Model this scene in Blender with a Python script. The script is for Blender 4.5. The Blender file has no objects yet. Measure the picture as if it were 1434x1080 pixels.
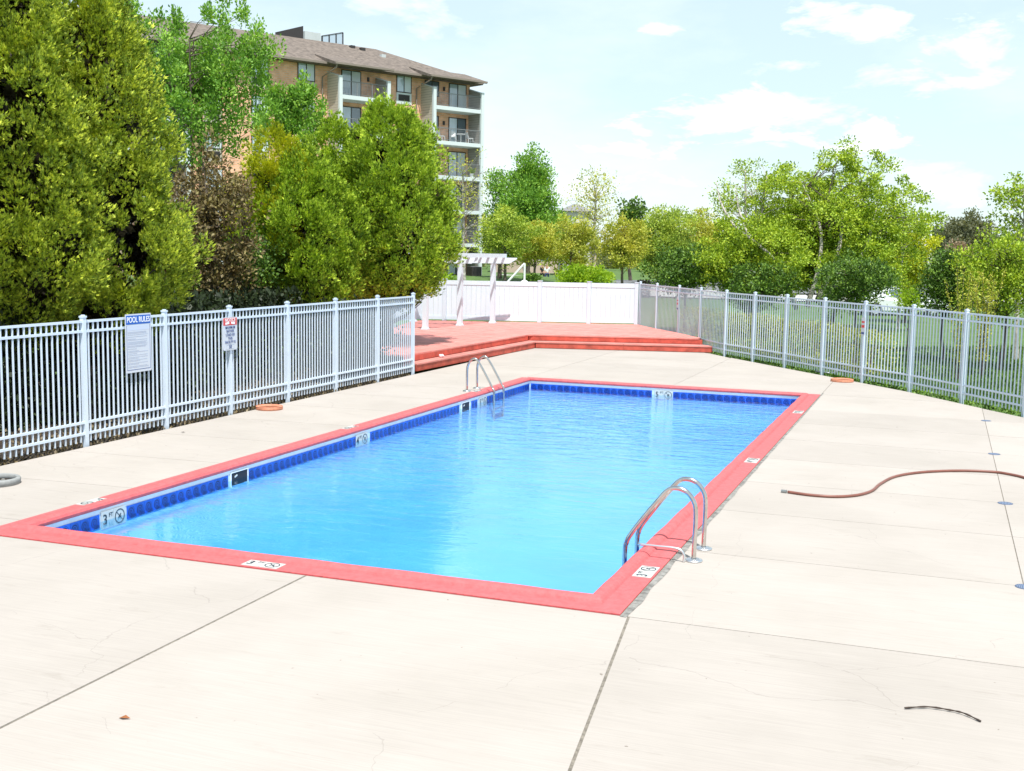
import bpy, math, random
import numpy as np
from mathutils import Vector, Matrix
rng = np.random.default_rng(7)
random.seed(7)
PI = math.pi
S = bpy.context.scene
COL = S.collection

# ------------------------------------------------------------------ camera
EYE = np.array([8.887, -8.837, 2.9])
RIGHT = np.array([0.93770916, 0.34698031, 0.01749862])
UP = np.array([-0.05666217, 0.10304741, 0.99306124])
FWD = np.array([-0.34276951, 0.93219413, -0.11628916])
FPX, CX, CY = 1634.0, 717.0, 540.0
cd = bpy.data.cameras.new('camera')
cd.sensor_width = 36.0
cd.lens = 36.0 * FPX / 1434.0
cd.clip_end = 3000
cam = bpy.data.objects.new('camera', cd)
COL.objects.link(cam)
mw = Matrix.Identity(4)
for i in range(3):
    mw[i][0] = RIGHT[i]; mw[i][1] = UP[i]; mw[i][2] = -FWD[i]; mw[i][3] = EYE[i]
cam.matrix_world = mw
S.camera = cam

# ------------------------------------------------------------------ light
SUN_AZ = math.radians(147)      # compass-like angle from +Y towards +X
SUN_EL = math.radians(66)
sv = Vector((math.sin(SUN_AZ) * math.cos(SUN_EL), math.cos(SUN_AZ) * math.cos(SUN_EL), math.sin(SUN_EL)))
sd = bpy.data.lights.new('sun', 'SUN')
sd.energy = 4.6
sd.angle = math.radians(0.6)
sd.color = (1.0, 0.965, 0.90)
so = bpy.data.objects.new('sun', sd)
COL.objects.link(so)
so.rotation_euler = sv.to_track_quat('Z', 'Y').to_euler()

W = bpy.data.worlds.new('World')
S.world = W
W.use_nodes = True
nt = W.node_tree
nt.nodes.clear()
def N(t, ty, **kw):
    n = t.nodes.new(ty)
    for k, v in kw.items():
        setattr(n, k, v)
    return n
def mathn(t, op, a, b=None, c=None, clamp=False):
    n = t.nodes.new('ShaderNodeMath'); n.operation = op; n.use_clamp = clamp
    for i, v in enumerate((a, b, c)):
        if v is None: continue
        if isinstance(v, (int, float)): n.inputs[i].default_value = v
        else: t.links.new(v, n.inputs[i])
    return n.outputs[0]
out = N(nt, 'ShaderNodeOutputWorld')
bg = N(nt, 'ShaderNodeBackground')
sky = N(nt, 'ShaderNodeTexSky', sky_type='NISHITA')
sky.sun_disc = False
sky.sun_elevation = SUN_EL
sky.sun_rotation = SUN_AZ
sky.altitude = 200
sky.air_density = 1.0
sky.dust_density = 0.6
sky.ozone_density = 1.5
tc = N(nt, 'ShaderNodeTexCoord')
sep = N(nt, 'ShaderNodeSeparateXYZ')
nt.links.new(tc.outputs['Generated'], sep.inputs[0])
az = mathn(nt, 'ARCTAN2', sep.outputs[0], sep.outputs[1])
el = mathn(nt, 'ARCSINE', sep.outputs[2])
cmb = N(nt, 'ShaderNodeCombineXYZ')
nt.links.new(az, cmb.inputs[0]); nt.links.new(mathn(nt, 'MULTIPLY', el, 2.6), cmb.inputs[1])
nz = N(nt, 'ShaderNodeTexNoise'); nz.inputs['Scale'].default_value = 11; nz.inputs['Detail'].default_value = 9; nz.inputs['Roughness'].default_value = 0.62; nz.inputs['Distortion'].default_value = .3
nt.links.new(cmb.outputs[0], nz.inputs['Vector'])
nf = nz.outputs[0]
def cloud(a0, e0, wa, we, amp):
    da = mathn(nt, 'DIVIDE', mathn(nt, 'SUBTRACT', az, a0), wa)
    de = mathn(nt, 'DIVIDE', mathn(nt, 'SUBTRACT', el, e0), we)
    r2 = mathn(nt, 'ADD', mathn(nt, 'MULTIPLY', da, da), mathn(nt, 'MULTIPLY', de, de))
    f = mathn(nt, 'SUBTRACT', 1.0, mathn(nt, 'SQRT', r2))
    f = mathn(nt, 'ADD', mathn(nt, 'MULTIPLY', f, .8), mathn(nt, 'MULTIPLY', mathn(nt, 'SUBTRACT', nf, 0.52), 5.5))
    return mathn(nt, 'MULTIPLY', mathn(nt, 'MULTIPLY', f, 1.5, clamp=True), amp)
def ray_dir(u, v):
    d = FWD + RIGHT * (u - CX) / FPX - UP * (v - CY) / FPX
    return d / np.linalg.norm(d)
tot = None
for (u, v, pw, ph, amp) in ((985, 172, 120, 42, 1.0), (1230, 200, 55, 36, .95), (880, 208, 75, 16, .9), (1110, 158, 90, 22, .55), (1270, 30, 200, 26, .75), (1390, 90, 130, 40, .55), (790, 250, 110, 30, .45), (1300, 260, 120, 40, .4),
                            (925, 42, 40, 10, .6), (1110, 95, 60, 12, .5), (560, 12, 130, 40, .35), (60, -200, 500, 90, .8), (1500, -260, 420, 110, .8)):
    d = ray_dir(u, v)
    c = cloud(math.atan2(d[0], d[1]), math.asin(d[2]), pw / FPX, ph / FPX, amp)
    tot = c if tot is None else mathn(nt, 'MAXIMUM', tot, c)
nz2 = N(nt, 'ShaderNodeTexNoise'); nz2.inputs['Scale'].default_value = 2.2; nz2.inputs['Detail'].default_value = 8; nz2.inputs['Roughness'].default_value = 0.58
nt.links.new(cmb.outputs[0], nz2.inputs['Vector'])
gen = mathn(nt, 'MULTIPLY', mathn(nt, 'SUBTRACT', nz2.outputs[0], 0.47), 3.2, clamp=True)
tot = mathn(nt, 'MAXIMUM', tot, mathn(nt, 'MULTIPLY', gen, 0.5), clamp=True)
mix = N(nt, 'ShaderNodeMix', data_type='RGBA')
nt.links.new(tot, mix.inputs[0])
tint = N(nt, 'ShaderNodeMix', data_type='RGBA', blend_type='MULTIPLY')
tint.inputs[0].default_value = 1.0
nt.links.new(sky.outputs[0], tint.inputs[6])
tint.inputs[7].default_value = (1.05, 1.12, 1.0, 1)
pale = N(nt, 'ShaderNodeMix', data_type='RGBA'); pale.inputs[7].default_value = (5.9, 7.1, 7.7, 1)
hz_ = N(nt, 'ShaderNodeMapRange'); hz_.interpolation_type = 'SMOOTHSTEP'; hz_.inputs[1].default_value = .2; hz_.inputs[2].default_value = 1.3; hz_.inputs[3].default_value = .68; hz_.inputs[4].default_value = .22
nt.links.new(el, hz_.inputs[0]); nt.links.new(hz_.outputs[0], pale.inputs[0])
nt.links.new(tint.outputs[2], pale.inputs[6])
nt.links.new(pale.outputs[2], mix.inputs[6])
mix.inputs[7].default_value = (9.5, 9.6, 9.8, 1)
nt.links.new(mix.outputs[2], bg.inputs[0])
bg.inputs[1].default_value = 0.10
nt.links.new(bg.outputs[0], out.inputs[0])

S.view_settings.view_transform = 'Standard'
S.view_settings.look = 'None'
S.view_settings.gamma = 1
S.view_settings.use_curve_mapping = False
S.view_settings.exposure = 0.6
S.render.engine = 'CYCLES'
S.cycles.max_bounces = 8
S.cycles.transparent_max_bounces = 12

# ------------------------------------------------------------------ helpers
def ground(u, v, z=0.0):
    d = FWD + RIGHT * (u - CX) / FPX - UP * (v - CY) / FPX
    return EYE + d * ((z - EYE[2]) / d[2])
def spot(u, depth):
    """ground position (x, y) seen in column u of the survey view, depth metres away"""
    d = FWD + RIGHT * (u - CX) / FPX - UP * (360 - CY) / FPX
    p = EYE + d * depth
    return float(p[0]), float(p[1])
def zat(v, depth, u=717):
    d = FWD + RIGHT * (u - CX) / FPX - UP * (v - CY) / FPX
    return float((EYE + d * depth)[2])

def tag(o, label=None, cat=None, group=None, kind=None):
    if label: o['label'] = label
    if cat: o['category'] = cat
    if group: o['group'] = group
    if kind: o['kind'] = kind
    return o
def empty(name, loc=(0, 0, 0), rz=0.0, **k):
    o = bpy.data.objects.new(name, None)
    COL.objects.link(o)
    o.location = loc; o.rotation_euler = (0, 0, rz)
    o.empty_display_size = 0.2
    return tag(o, **k)
def link(name, me, parent=None, **k):
    o = bpy.data.objects.new(name, me)
    COL.objects.link(o)
    if parent is not None: o.parent = parent
    return tag(o, **k)

class MB:
    def __init__(s): s.v = []; s.f = []
    def add(s, vs, fs):
        b = len(s.v)
        s.v += [tuple(map(float, p)) for p in vs]
        s.f += [tuple(b + i for i in f) for f in fs]
        return s
    def box(s, lo, hi):
        x0, y0, z0 = lo; x1, y1, z1 = hi
        return s.add([(x0,y0,z0),(x1,y0,z0),(x1,y1,z0),(x0,y1,z0),(x0,y0,z1),(x1,y0,z1),(x1,y1,z1),(x0,y1,z1)],
                     [(0,3,2,1),(4,5,6,7),(0,1,5,4),(1,2,6,5),(2,3,7,6),(3,0,4,7)])
    def beam(s, a, b, w, h, upv=(0, 0, 1)):
        """box of width w (sideways) and height h (along upv) from a to b, centred"""
        a = Vector(a); b = Vector(b); d = (b - a).normalized(); u = Vector(upv)
        sd_ = d.cross(u).normalized(); u = sd_.cross(d).normalized()
        vs = []
        for p in (a, b):
            for i, j in ((-1,-1),(1,-1),(1,1),(-1,1)):
                vs.append(p + sd_ * (i * w / 2) + u * (j * h / 2))
        return s.add(vs, [(0,1,2,3),(7,6,5,4),(0,4,5,1),(1,5,6,2),(2,6,7,3),(3,7,4,0)])
    def prism(s, poly, z0, z1):
        n = len(poly)
        return s.add([(p[0], p[1], z0) for p in poly] + [(p[0], p[1], z1) for p in poly],
                     [tuple(reversed(range(n))), tuple(range(n, 2 * n))] + [(i, (i + 1) % n, n + (i + 1) % n, n + i) for i in range(n)])
    def tube(s, pts, rad, n=10, cap=True):
        pts = [Vector(p) for p in pts]
        if not hasattr(rad, '__len__'): rad = [rad] * len(pts)
        vs = []; fs = []
        ref = None
        for i, p in enumerate(pts):
            t = (pts[min(i + 1, len(pts) - 1)] - pts[max(i - 1, 0)]).normalized()
            if ref is None:
                ref = t.orthogonal().normalized()
            ref = (ref - t * ref.dot(t))
            if ref.length < 1e-5: ref = t.orthogonal()
            ref.normalize(); bb = t.cross(ref)
            for k in range(n):
                a = 2 * PI * k / n
                vs.append(p + (ref * math.cos(a) + bb * math.sin(a)) * rad[i])
        for i in range(len(pts) - 1):
            for k in range(n):
                fs.append((i * n + k, i * n + (k + 1) % n, (i + 1) * n + (k + 1) % n, (i + 1) * n + k))
        if cap:
            fs.append(tuple(reversed(range(n)))); fs.append(tuple(range((len(pts) - 1) * n, len(pts) * n)))
        return s.add(vs, fs)
    def lathe(s, c, prof, n=24, close=False):
        vs = []; fs = []
        m = len(prof)
        for r, z in prof:
            for k in range(n):
                a = 2 * PI * k / n
                vs.append((c[0] + r * math.cos(a), c[1] + r * math.sin(a), c[2] + z))
        rng_ = range(m if close else m - 1)
        for i in rng_:
            j = (i + 1) % m
            for k in range(n):
                fs.append((i * n + k, i * n + (k + 1) % n, j * n + (k + 1) % n, j * n + k))
        return s.add(vs, fs)
    def mesh(s, name, mat, smooth=False):
        me = bpy.data.meshes.new(name)
        me.from_pydata(s.v, [], s.f)
        me.materials.append(mat)
        if smooth:
            me.polygons.foreach_set('use_smooth', [True] * len(me.polygons))
        me.update()
        return me
    def build(s, name, mat, parent=None, smooth=False, bevel=0, **k):
        o = link(name, s.mesh(name, mat, smooth), parent, **k)
        if bevel:
            m = o.modifiers.new('bevel', 'BEVEL'); m.width = bevel; m.segments = 2; m.limit_method = 'ANGLE'
        return o

def spline(pts, k=6):
    """Catmull-Rom through pts"""
    P = [np.array(p, float) for p in pts]
    P = [2 * P[0] - P[1]] + P + [2 * P[-1] - P[-2]]
    o = []
    for i in range(1, len(P) - 2):
        for j in range(k):
            t = j / k
            a, b, c, d = P[i - 1], P[i], P[i + 1], P[i + 2]
            o.append(0.5 * ((2 * b) + (-a + c) * t + (2 * a - 5 * b + 4 * c - d) * t * t + (-a + 3 * b - 3 * c + d) * t ** 3))
    o.append(P[-2])
    return o

# ------------------------------------------------------------------ materials
def newmat(name):
    m = bpy.data.materials.new(name); m.use_nodes = True
    m.node_tree.nodes.clear()
    t = m.node_tree
    o = N(t, 'ShaderNodeOutputMaterial')
    return m, t, o
def mat(name, col, rough=0.6, metal=0.0, var=0.0, scale=6.0, bump=0.0, bscale=60.0, spec=0.5, col2=None, obj=True, detail=6):
    m, t, o = newmat(name)
    b = N(t, 'ShaderNodeBsdfPrincipled')
    b.inputs['Roughness'].default_value = rough
    b.inputs['Metallic'].default_value = metal
    b.inputs['Specular IOR Level'].default_value = spec
    c = (*col, 1)
    b.inputs['Base Color'].default_value = c
    geo = N(t, 'ShaderNodeNewGeometry')
    if var or col2:
        nz = N(t, 'ShaderNodeTexNoise'); nz.inputs['Scale'].default_value = scale; nz.inputs['Detail'].default_value = detail; nz.inputs['Roughness'].default_value = .62
        t.links.new(geo.outputs['Position'], nz.inputs['Vector'])
        r = N(t, 'ShaderNodeValToRGB')
        c2 = col2 if col2 else tuple(x * (1 - var) for x in col)
        r.color_ramp.elements[0].position = .35; r.color_ramp.elements[0].color = (*c2, 1)
        r.color_ramp.elements[1].position = .62; r.color_ramp.elements[1].color = (*[min(1, x * (1 + var * .4)) for x in col], 1)
        t.links.new(nz.outputs[0], r.inputs[0])
        t.links.new(r.outputs[0], b.inputs['Base Color'])
    if bump:
        n2 = N(t, 'ShaderNodeTexNoise'); n2.inputs['Scale'].default_value = bscale; n2.inputs['Detail'].default_value = 4
        t.links.new(geo.outputs['Position'], n2.inputs['Vector'])
        bp = N(t, 'ShaderNodeBump'); bp.inputs['Strength'].default_value = bump; bp.inputs['Distance'].default_value = .01
        t.links.new(n2.outputs[0], bp.inputs['Height']); t.links.new(bp.outputs[0], b.inputs['Normal'])
    t.links.new(b.outputs[0], o.inputs[0])
    return m

def concrete_mat():
    m, t, o = newmat('broomed_concrete')
    b = N(t, 'ShaderNodeBsdfPrincipled'); b.inputs['Roughness'].default_value = .85; b.inputs['Specular IOR Level'].default_value = .25
    geo = N(t, 'ShaderNodeNewGeometry')
    oi = N(t, 'ShaderNodeObjectInfo')
    n1 = N(t, 'ShaderNodeTexNoise'); n1.inputs['Scale'].default_value = .55; n1.inputs['Detail'].default_value = 8; n1.inputs['Roughness'].default_value = .6
    t.links.new(geo.outputs['Position'], n1.inputs['Vector'])
    r1 = N(t, 'ShaderNodeValToRGB')
    r1.color_ramp.elements[0].position = .30; r1.color_ramp.elements[0].color = (.350, .319, .290, 1)
    r1.color_ramp.elements[1].position = .60; r1.color_ramp.elements[1].color = (.392, .358, .329, 1)
    t.links.new(n1.outputs[0], r1.inputs[0])
    # broom strokes: noise stretched along x
    mp = N(t, 'ShaderNodeMapping'); mp.inputs['Scale'].default_value = (1.6, 75, 1)
    mp.inputs['Rotation'].default_value = (0, 0, .06)
    t.links.new(geo.outputs['Position'], mp.inputs[0])
    n2 = N(t, 'ShaderNodeTexNoise'); n2.inputs['Scale'].default_value = 1.0; n2.inputs['Detail'].default_value = 5
    t.links.new(mp.outputs[0], n2.inputs['Vector'])
    # specks
    n3 = N(t, 'ShaderNodeTexNoise'); n3.inputs['Scale'].default_value = 13.0; n3.inputs['Detail'].default_value = 3
    t.links.new(geo.outputs['Position'], n3.inputs['Vector'])
    sp = N(t, 'ShaderNodeValToRGB')
    sp.color_ramp.elements[0].position = .735; sp.color_ramp.elements[0].color = (1, 1, 1, 1)
    sp.color_ramp.elements[1].position = .765; sp.color_ramp.elements[1].color = (.45, .42, .38, 1)
    t.links.new(n3.outputs[0], sp.inputs[0])
    # smudges
    n4 = N(t, 'ShaderNodeTexNoise'); n4.inputs['Scale'].default_value = 2.3; n4.inputs['Detail'].default_value = 7; n4.inputs['Roughness'].default_value = .7
    mp4 = N(t, 'ShaderNodeMapping'); mp4.inputs['Scale'].default_value = (.6, 2.2, 1); mp4.inputs['Location'].default_value = (3.3, 1.2, 0)
    t.links.new(geo.outputs['Position'], mp4.inputs[0]); t.links.new(mp4.outputs[0], n4.inputs['Vector'])
    s4 = N(t, 'ShaderNodeValToRGB')
    s4.color_ramp.elements[0].position = .60; s4.color_ramp.elements[0].color = (1, 1, 1, 1)
    s4.color_ramp.elements[1].position = .75; s4.color_ramp.elements[1].color = (.84, .83, .81, 1)
    t.links.new(n4.outputs[0], s4.inputs[0])
    # hairline cracks: edges of big warped cells, only in places
    n5 = N(t, 'ShaderNodeTexNoise'); n5.inputs['Scale'].default_value = 1.1; n5.inputs['Detail'].default_value = 6
    t.links.new(geo.outputs['Position'], n5.inputs['Vector'])
    vm = N(t, 'ShaderNodeVectorMath', operation='MULTIPLY_ADD')
    t.links.new(n5.outputs[1], vm.inputs[0]); vm.inputs[1].default_value = (.9, .9, 0)
    t.links.new(geo.outputs['Position'], vm.inputs[2])
    vo = N(t, 'ShaderNodeTexVoronoi', feature='DISTANCE_TO_EDGE'); vo.inputs['Scale'].default_value = .42
    t.links.new(vm.outputs[0], vo.inputs['Vector'])
    crk = mathn(t, 'LESS_THAN', vo.outputs['Distance'], 0.0013)
    n6 = N(t, 'ShaderNodeTexNoise'); n6.inputs['Scale'].default_value = .8
    t.links.new(geo.outputs['Position'], n6.inputs['Vector'])
    crk = mathn(t, 'MULTIPLY', crk, mathn(t, 'GREATER_THAN', n6.outputs[0], .5))
    crk = mathn(t, 'SUBTRACT', 1.0, mathn(t, 'MULTIPLY', crk, .13))
    def mul(a, bb):
        x = N(t, 'ShaderNodeMix', data_type='RGBA', blend_type='MULTIPLY'); x.inputs[0].default_value = 1
        t.links.new(a, x.inputs[6]); t.links.new(bb, x.inputs[7]); return x.outputs[2]
    c = mul(mul(mul(r1.outputs[0], sp.outputs[0]), s4.outputs[0]), crk)
    br = N(t, 'ShaderNodeMapRange'); br.inputs[1].default_value = .3; br.inputs[2].default_value = .7; br.inputs[3].default_value = .93; br.inputs[4].default_value = 1.05
    t.links.new(n2.outputs[0], br.inputs[0])
    c = mul(c, br.outputs[0])
    rr = N(t, 'ShaderNodeMapRange'); rr.inputs[3].default_value = .96; rr.inputs[4].default_value = 1.04
    t.links.new(oi.outputs['Random'], rr.inputs[0])
    c = mul(c, rr.outputs[0])
    t.links.new(c, b.inputs['Base Color'])
    bp = N(t, 'ShaderNodeBump'); bp.inputs['Strength'].default_value = .25; bp.inputs['Distance'].default_value = .004
    t.links.new(n2.outputs[0], bp.inputs['Height']); t.links.new(bp.outputs[0], b.inputs['Normal'])
    t.links.new(b.outputs[0], o.inputs[0])
    return m

def leafmat(name, c1, c2, c3=None, transl=.35, nscale=1.2, tipc=None):
    m, t, o = newmat(name)
    geo = N(t, 'ShaderNodeNewGeometry')
    nz = N(t, 'ShaderNodeTexNoise'); nz.inputs['Scale'].default_value = nscale; nz.inputs['Detail'].default_value = 3
    t.links.new(geo.outputs['Position'], nz.inputs['Vector'])
    f = mathn(t, 'ADD', mathn(t, 'MULTIPLY', geo.outputs['Random Per Island'], .45), mathn(t, 'MULTIPLY', mathn(t, 'SUBTRACT', nz.outputs[0], .28), 1.25), clamp=True)
    r = N(t, 'ShaderNodeValToRGB')
    r.color_ramp.elements[0].position = .15; r.color_ramp.elements[0].color = (*c1, 1)
    r.color_ramp.elements[1].position = .85; r.color_ramp.elements[1].color = (*(c3 or c2), 1)
    if c3:
        e = r.color_ramp.elements.new(.5); e.color = (*c2, 1)
    t.links.new(f, r.inputs[0])
    d = N(t, 'ShaderNodeBsdfPrincipled'); d.inputs['Roughness'].default_value = .55; d.inputs['Specular IOR Level'].default_value = .35
    tr = N(t, 'ShaderNodeBsdfTranslucent')
    t.links.new(r.outputs[0], d.inputs['Base Color'])
    mx = N(t, 'ShaderNodeMix', data_type='RGBA', blend_type='MULTIPLY'); mx.inputs[0].default_value = 1
    t.links.new(r.outputs[0], mx.inputs[6]); mx.inputs[7].default_value = (1.5, 1.35, .6, 1)
    t.links.new(mx.outputs[2], tr.inputs[0])
    ms = N(t, 'ShaderNodeMixShader'); ms.inputs[0].default_value = transl
    t.links.new(d.outputs[0], ms.inputs[1]); t.links.new(tr.outputs[0], ms.inputs[2])
    t.links.new(ms.outputs[0], o.inputs[0])
    return m

def water_mat():
    m, t, o = newmat('pool_water')
    geo = N(t, 'ShaderNodeNewGeometry')
    mp = N(t, 'ShaderNodeMapping'); mp.inputs['Rotation'].default_value = (0, 0, -.35); mp.inputs['Scale'].default_value = (1.0, 2.6, 1)
    t.links.new(geo.outputs['Position'], mp.inputs[0])
    a = N(t, 'ShaderNodeTexNoise'); a.inputs['Scale'].default_value = 2.0; a.inputs['Detail'].default_value = 4; a.inputs['Roughness'].default_value = .55; a.inputs['Distortion'].default_value = .6
    t.links.new(mp.outputs[0], a.inputs['Vector'])
    b = N(t, 'ShaderNodeTexNoise'); b.inputs['Scale'].default_value = 11; b.inputs['Detail'].default_value = 2
    t.links.new(geo.outputs['Position'], b.inputs['Vector'])
    # ripples are livelier towards the far end, where the returns stir the water
    sp = N(t, 'ShaderNodeSeparateXYZ'); t.links.new(geo.outputs['Position'], sp.inputs[0])
    am = N(t, 'ShaderNodeMapRange'); am.inputs[1].default_value = 1; am.inputs[2].default_value = 11; am.inputs[3].default_value = .25; am.inputs[4].default_value = 3.0
    t.links.new(sp.outputs[1], am.inputs[0])
    h = mathn(t, 'MULTIPLY', mathn(t, 'ADD', a.outputs[0], mathn(t, 'MULTIPLY', b.outputs[0], .16)), am.outputs[0])
    bp = N(t, 'ShaderNodeBump'); bp.inputs['Strength'].default_value = 1.0; bp.inputs['Distance'].default_value = .012
    t.links.new(h, bp.inputs['Height'])
    fr = N(t, 'ShaderNodeFresnel'); fr.inputs['IOR'].default_value = 1.5
    t.links.new(bp.outputs[0], fr.inputs['Normal'])
    gl = N(t, 'ShaderNodeBsdfGlossy'); gl.inputs['Roughness'].default_value = .02; gl.inputs[0].default_value = (1, 1, 1, 1)
    t.links.new(bp.outputs[0], gl.inputs['Normal'])
    tr = N(t, 'ShaderNodeBsdfTransparent'); tr.inputs[0].default_value = (.66, .88, .99, 1)
    ms = N(t, 'ShaderNodeMixShader')
    t.links.new(fr.outputs[0], ms.inputs[0]); t.links.new(tr.outputs[0], ms.inputs[1]); t.links.new(gl.outputs[0], ms.inputs[2])
    t.links.new(ms.outputs[0], o.inputs[0])
    return m

def tile_mat():
    """cobalt tile with a printed navy swirl; local coordinates: y, z in the tile's plane"""
    m, t, o = newmat('swirl_tile')
    tc = N(t, 'ShaderNodeTexCoord'); sp = N(t, 'ShaderNodeSeparateXYZ')
    t.links.new(tc.outputs['Object'], sp.inputs[0])
    x = mathn(t, 'ADD', sp.outputs[1], .005); z = mathn(t, 'SUBTRACT', sp.outputs[2], 0.0)
    r = mathn(t, 'SQRT', mathn(t, 'ADD', mathn(t, 'MULTIPLY', x, x), mathn(t, 'MULTIPLY', z, z)))
    an = mathn(t, 'DIVIDE', mathn(t, 'ARCTAN2', z, x), 2 * PI)
    s = mathn(t, 'FRACT', mathn(t, 'SUBTRACT', mathn(t, 'MULTIPLY', r, 38.0), an))
    arm = mathn(t, 'LESS_THAN', s, .62)
    disc = mathn(t, 'LESS_THAN', r, .062)
    tail = mathn(t, 'MULTIPLY', mathn(t, 'LESS_THAN', z, -.035), mathn(t, 'LESS_THAN', mathn(t, 'ABSOLUTE', mathn(t, 'SUBTRACT', x, .04)), .05))
    f = mathn(t, 'MAXIMUM', mathn(t, 'MULTIPLY', arm, disc), tail)
    mx = N(t, 'ShaderNodeMix', data_type='RGBA')
    t.links.new(f, mx.inputs[0]); mx.inputs[6].default_value = (.010, .085, .50, 1); mx.inputs[7].default_value = (.002, .006, .09, 1)
    oi = N(t, 'ShaderNodeObjectInfo')
    mr = N(t, 'ShaderNodeMapRange'); mr.inputs[3].default_value = .8; mr.inputs[4].default_value = 1.15
    t.links.new(oi.outputs['Random'], mr.inputs[0])
    m2 = N(t, 'ShaderNodeMix', data_type='RGBA', blend_type='MULTIPLY'); m2.inputs[0].default_value = 1
    t.links.new(mx.outputs[2], m2.inputs[6]); t.links.new(mr.outputs[0], m2.inputs[7])
    b = N(t, 'ShaderNodeBsdfPrincipled'); b.inputs['Roughness'].default_value = .25
    t.links.new(m2.outputs[2], b.inputs['Base Color']); t.links.new(b.outputs[0], o.inputs[0])
    return m

def brick_mat():
    m, t, o = newmat('orange_brick')
    tc = N(t, 'ShaderNodeTexCoord')
    mp = N(t, 'ShaderNodeMapping'); mp.inputs['Rotation'].default_value = (PI / 2, 0, 0)
    t.links.new(tc.outputs['Object'], mp.inputs[0])
    bk = N(t, 'ShaderNodeTexBrick'); bk.inputs['Scale'].default_value = 1
    bk.inputs['Brick Width'].default_value = .40; bk.inputs['Row Height'].default_value = .14; bk.inputs['Mortar Size'].default_value = .014
    bk.inputs['Color1'].default_value = (.92, .50, .32, 1); bk.inputs['Color2'].default_value = (.74, .37, .22, 1); bk.inputs['Mortar'].default_value = (.66, .52, .42, 1)
    t.links.new(mp.outputs[0], bk.inputs['Vector'])
    nz = N(t, 'ShaderNodeTexNoise'); nz.inputs['Scale'].default_value = 1.5; nz.inputs['Detail'].default_value = 8
    t.links.new(tc.outputs['Object'], nz.inputs['Vector'])
    mr = N(t, 'ShaderNodeMapRange'); mr.inputs[1].default_value = .3; mr.inputs[2].default_value = .7; mr.inputs[3].default_value = .8; mr.inputs[4].default_value = 1.15
    t.links.new(nz.outputs[0], mr.inputs[0])
    mx = N(t, 'ShaderNodeMix', data_type='RGBA', blend_type='MULTIPLY'); mx.inputs[0].default_value = 1
    t.links.new(bk.outputs[0], mx.inputs[6]); t.links.new(mr.outputs[0], mx.inputs[7])
    b = N(t, 'ShaderNodeBsdfPrincipled'); b.inputs['Roughness'].default_value = .85
    t.links.new(mx.outputs[2], b.inputs['Base Color']); t.links.new(b.outputs[0], o.inputs[0])
    return m

def siding_mat(name, col):
    m, t, o = newmat(name)
    geo = N(t, 'ShaderNodeNewGeometry'); sp = N(t, 'ShaderNodeSeparateXYZ')
    t.links.new(geo.outputs['Position'], sp.inputs[0])
    fr = mathn(t, 'FRACT', mathn(t, 'MULTIPLY', sp.outputs[2], 1 / .2))
    ln = mathn(t, 'GREATER_THAN', fr, .14)
    mx = N(t, 'ShaderNodeMix', data_type='RGBA'); t.links.new(ln, mx.inputs[0])
    mx.inputs[6].default_value = (*[c * .5 for c in col], 1); mx.inputs[7].default_value = (*col, 1)
    b = N(t, 'ShaderNodeBsdfPrincipled'); b.inputs['Roughness'].default_value = .7
    t.links.new(mx.outputs[2], b.inputs['Base Color'])
    bp = N(t, 'ShaderNodeBump'); bp.inputs['Distance'].default_value = .02; bp.inputs['Strength'].default_value = .6
    t.links.new(fr, bp.inputs['Height']); t.links.new(bp.outputs[0], b.inputs['Normal'])
    t.links.new(b.outputs[0], o.inputs[0])
    return m

CONC = concrete_mat()
JOINT = mat('joint_dirt', (.20, .18, .15), .95, var=.4, scale=20)
MORTAR = mat('crumbling_grey_mortar', (.24, .235, .22), .95, var=.55, scale=9, bump=.8, bscale=50)
REDP = mat('red_painted_coping', (.60, .115, .12), .55, var=.16, scale=14, bump=.35, bscale=45, spec=.35)
WHITEB = mat('white_bond_beam', (.80, .84, .88), .6, var=.10, scale=5)
GROUT = mat('pale_grout', (.50, .62, .74), .8)
BASIN = mat('pale_blue_plaster', (.13, .42, .67), .7, var=.10, scale=.8)
TILE = tile_mat()
MARK = mat('white_marker_tile', (.50, .52, .50), .35)
INK = mat('black_ink', (.015, .03, .05), .5)
DARKH = mat('skimmer_dark', (.012, .013, .02), .6)
WATER = water_mat()
STEEL = mat('polished_steel', (.62, .60, .57), .16, metal=1.0, var=.12, scale=14)
STEELW = mat('brushed_steel', (.72, .74, .76), .35, metal=1.0)
FENCEW = mat('white_powder_coat', (.60, .69, .80), .4, var=.03, scale=4)
VINYL = mat('white_vinyl', (.60, .70, .77), .45, var=.03, scale=2)
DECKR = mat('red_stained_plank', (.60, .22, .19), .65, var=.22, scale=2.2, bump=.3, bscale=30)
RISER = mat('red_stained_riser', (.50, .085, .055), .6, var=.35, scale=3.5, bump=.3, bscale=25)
SIGNW = mat('white_sign_sheet', (.56, .60, .66), .4)
BLUE = mat('blue_sign_paint', (.012, .11, .48), .4)
REDS = mat('red_sign_paint', (.62, .05, .05), .4)
GREYP = mat('grey_print', (.38, .42, .52), .6)
DBLUE = mat('dark_blue_print', (.05, .09, .25), .6)
CLAY = mat('terracotta_ring', (.62, .25, .15), .6, var=.25, scale=12)
HOSE = mat('brown_hose_rubber', (.20, .075, .055), .45, var=.15, scale=10)
BRASS = mat('grey_fitting', (.25, .27, .27), .4, metal=.6)
BARKD = mat('grey_brown_bark', (.13, .105, .085), .95, var=.45, scale=9, bump=.8, bscale=20)
BARKW = mat('pale_bark', (.42, .39, .35), .9, var=.5, scale=8, bump=.5, bscale=20)
STICK = mat('dry_twig', (.05, .035, .028), .9, var=.4, scale=30)
RUST = mat('rusty_leaf', (.25, .09, .03), .9)
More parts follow.
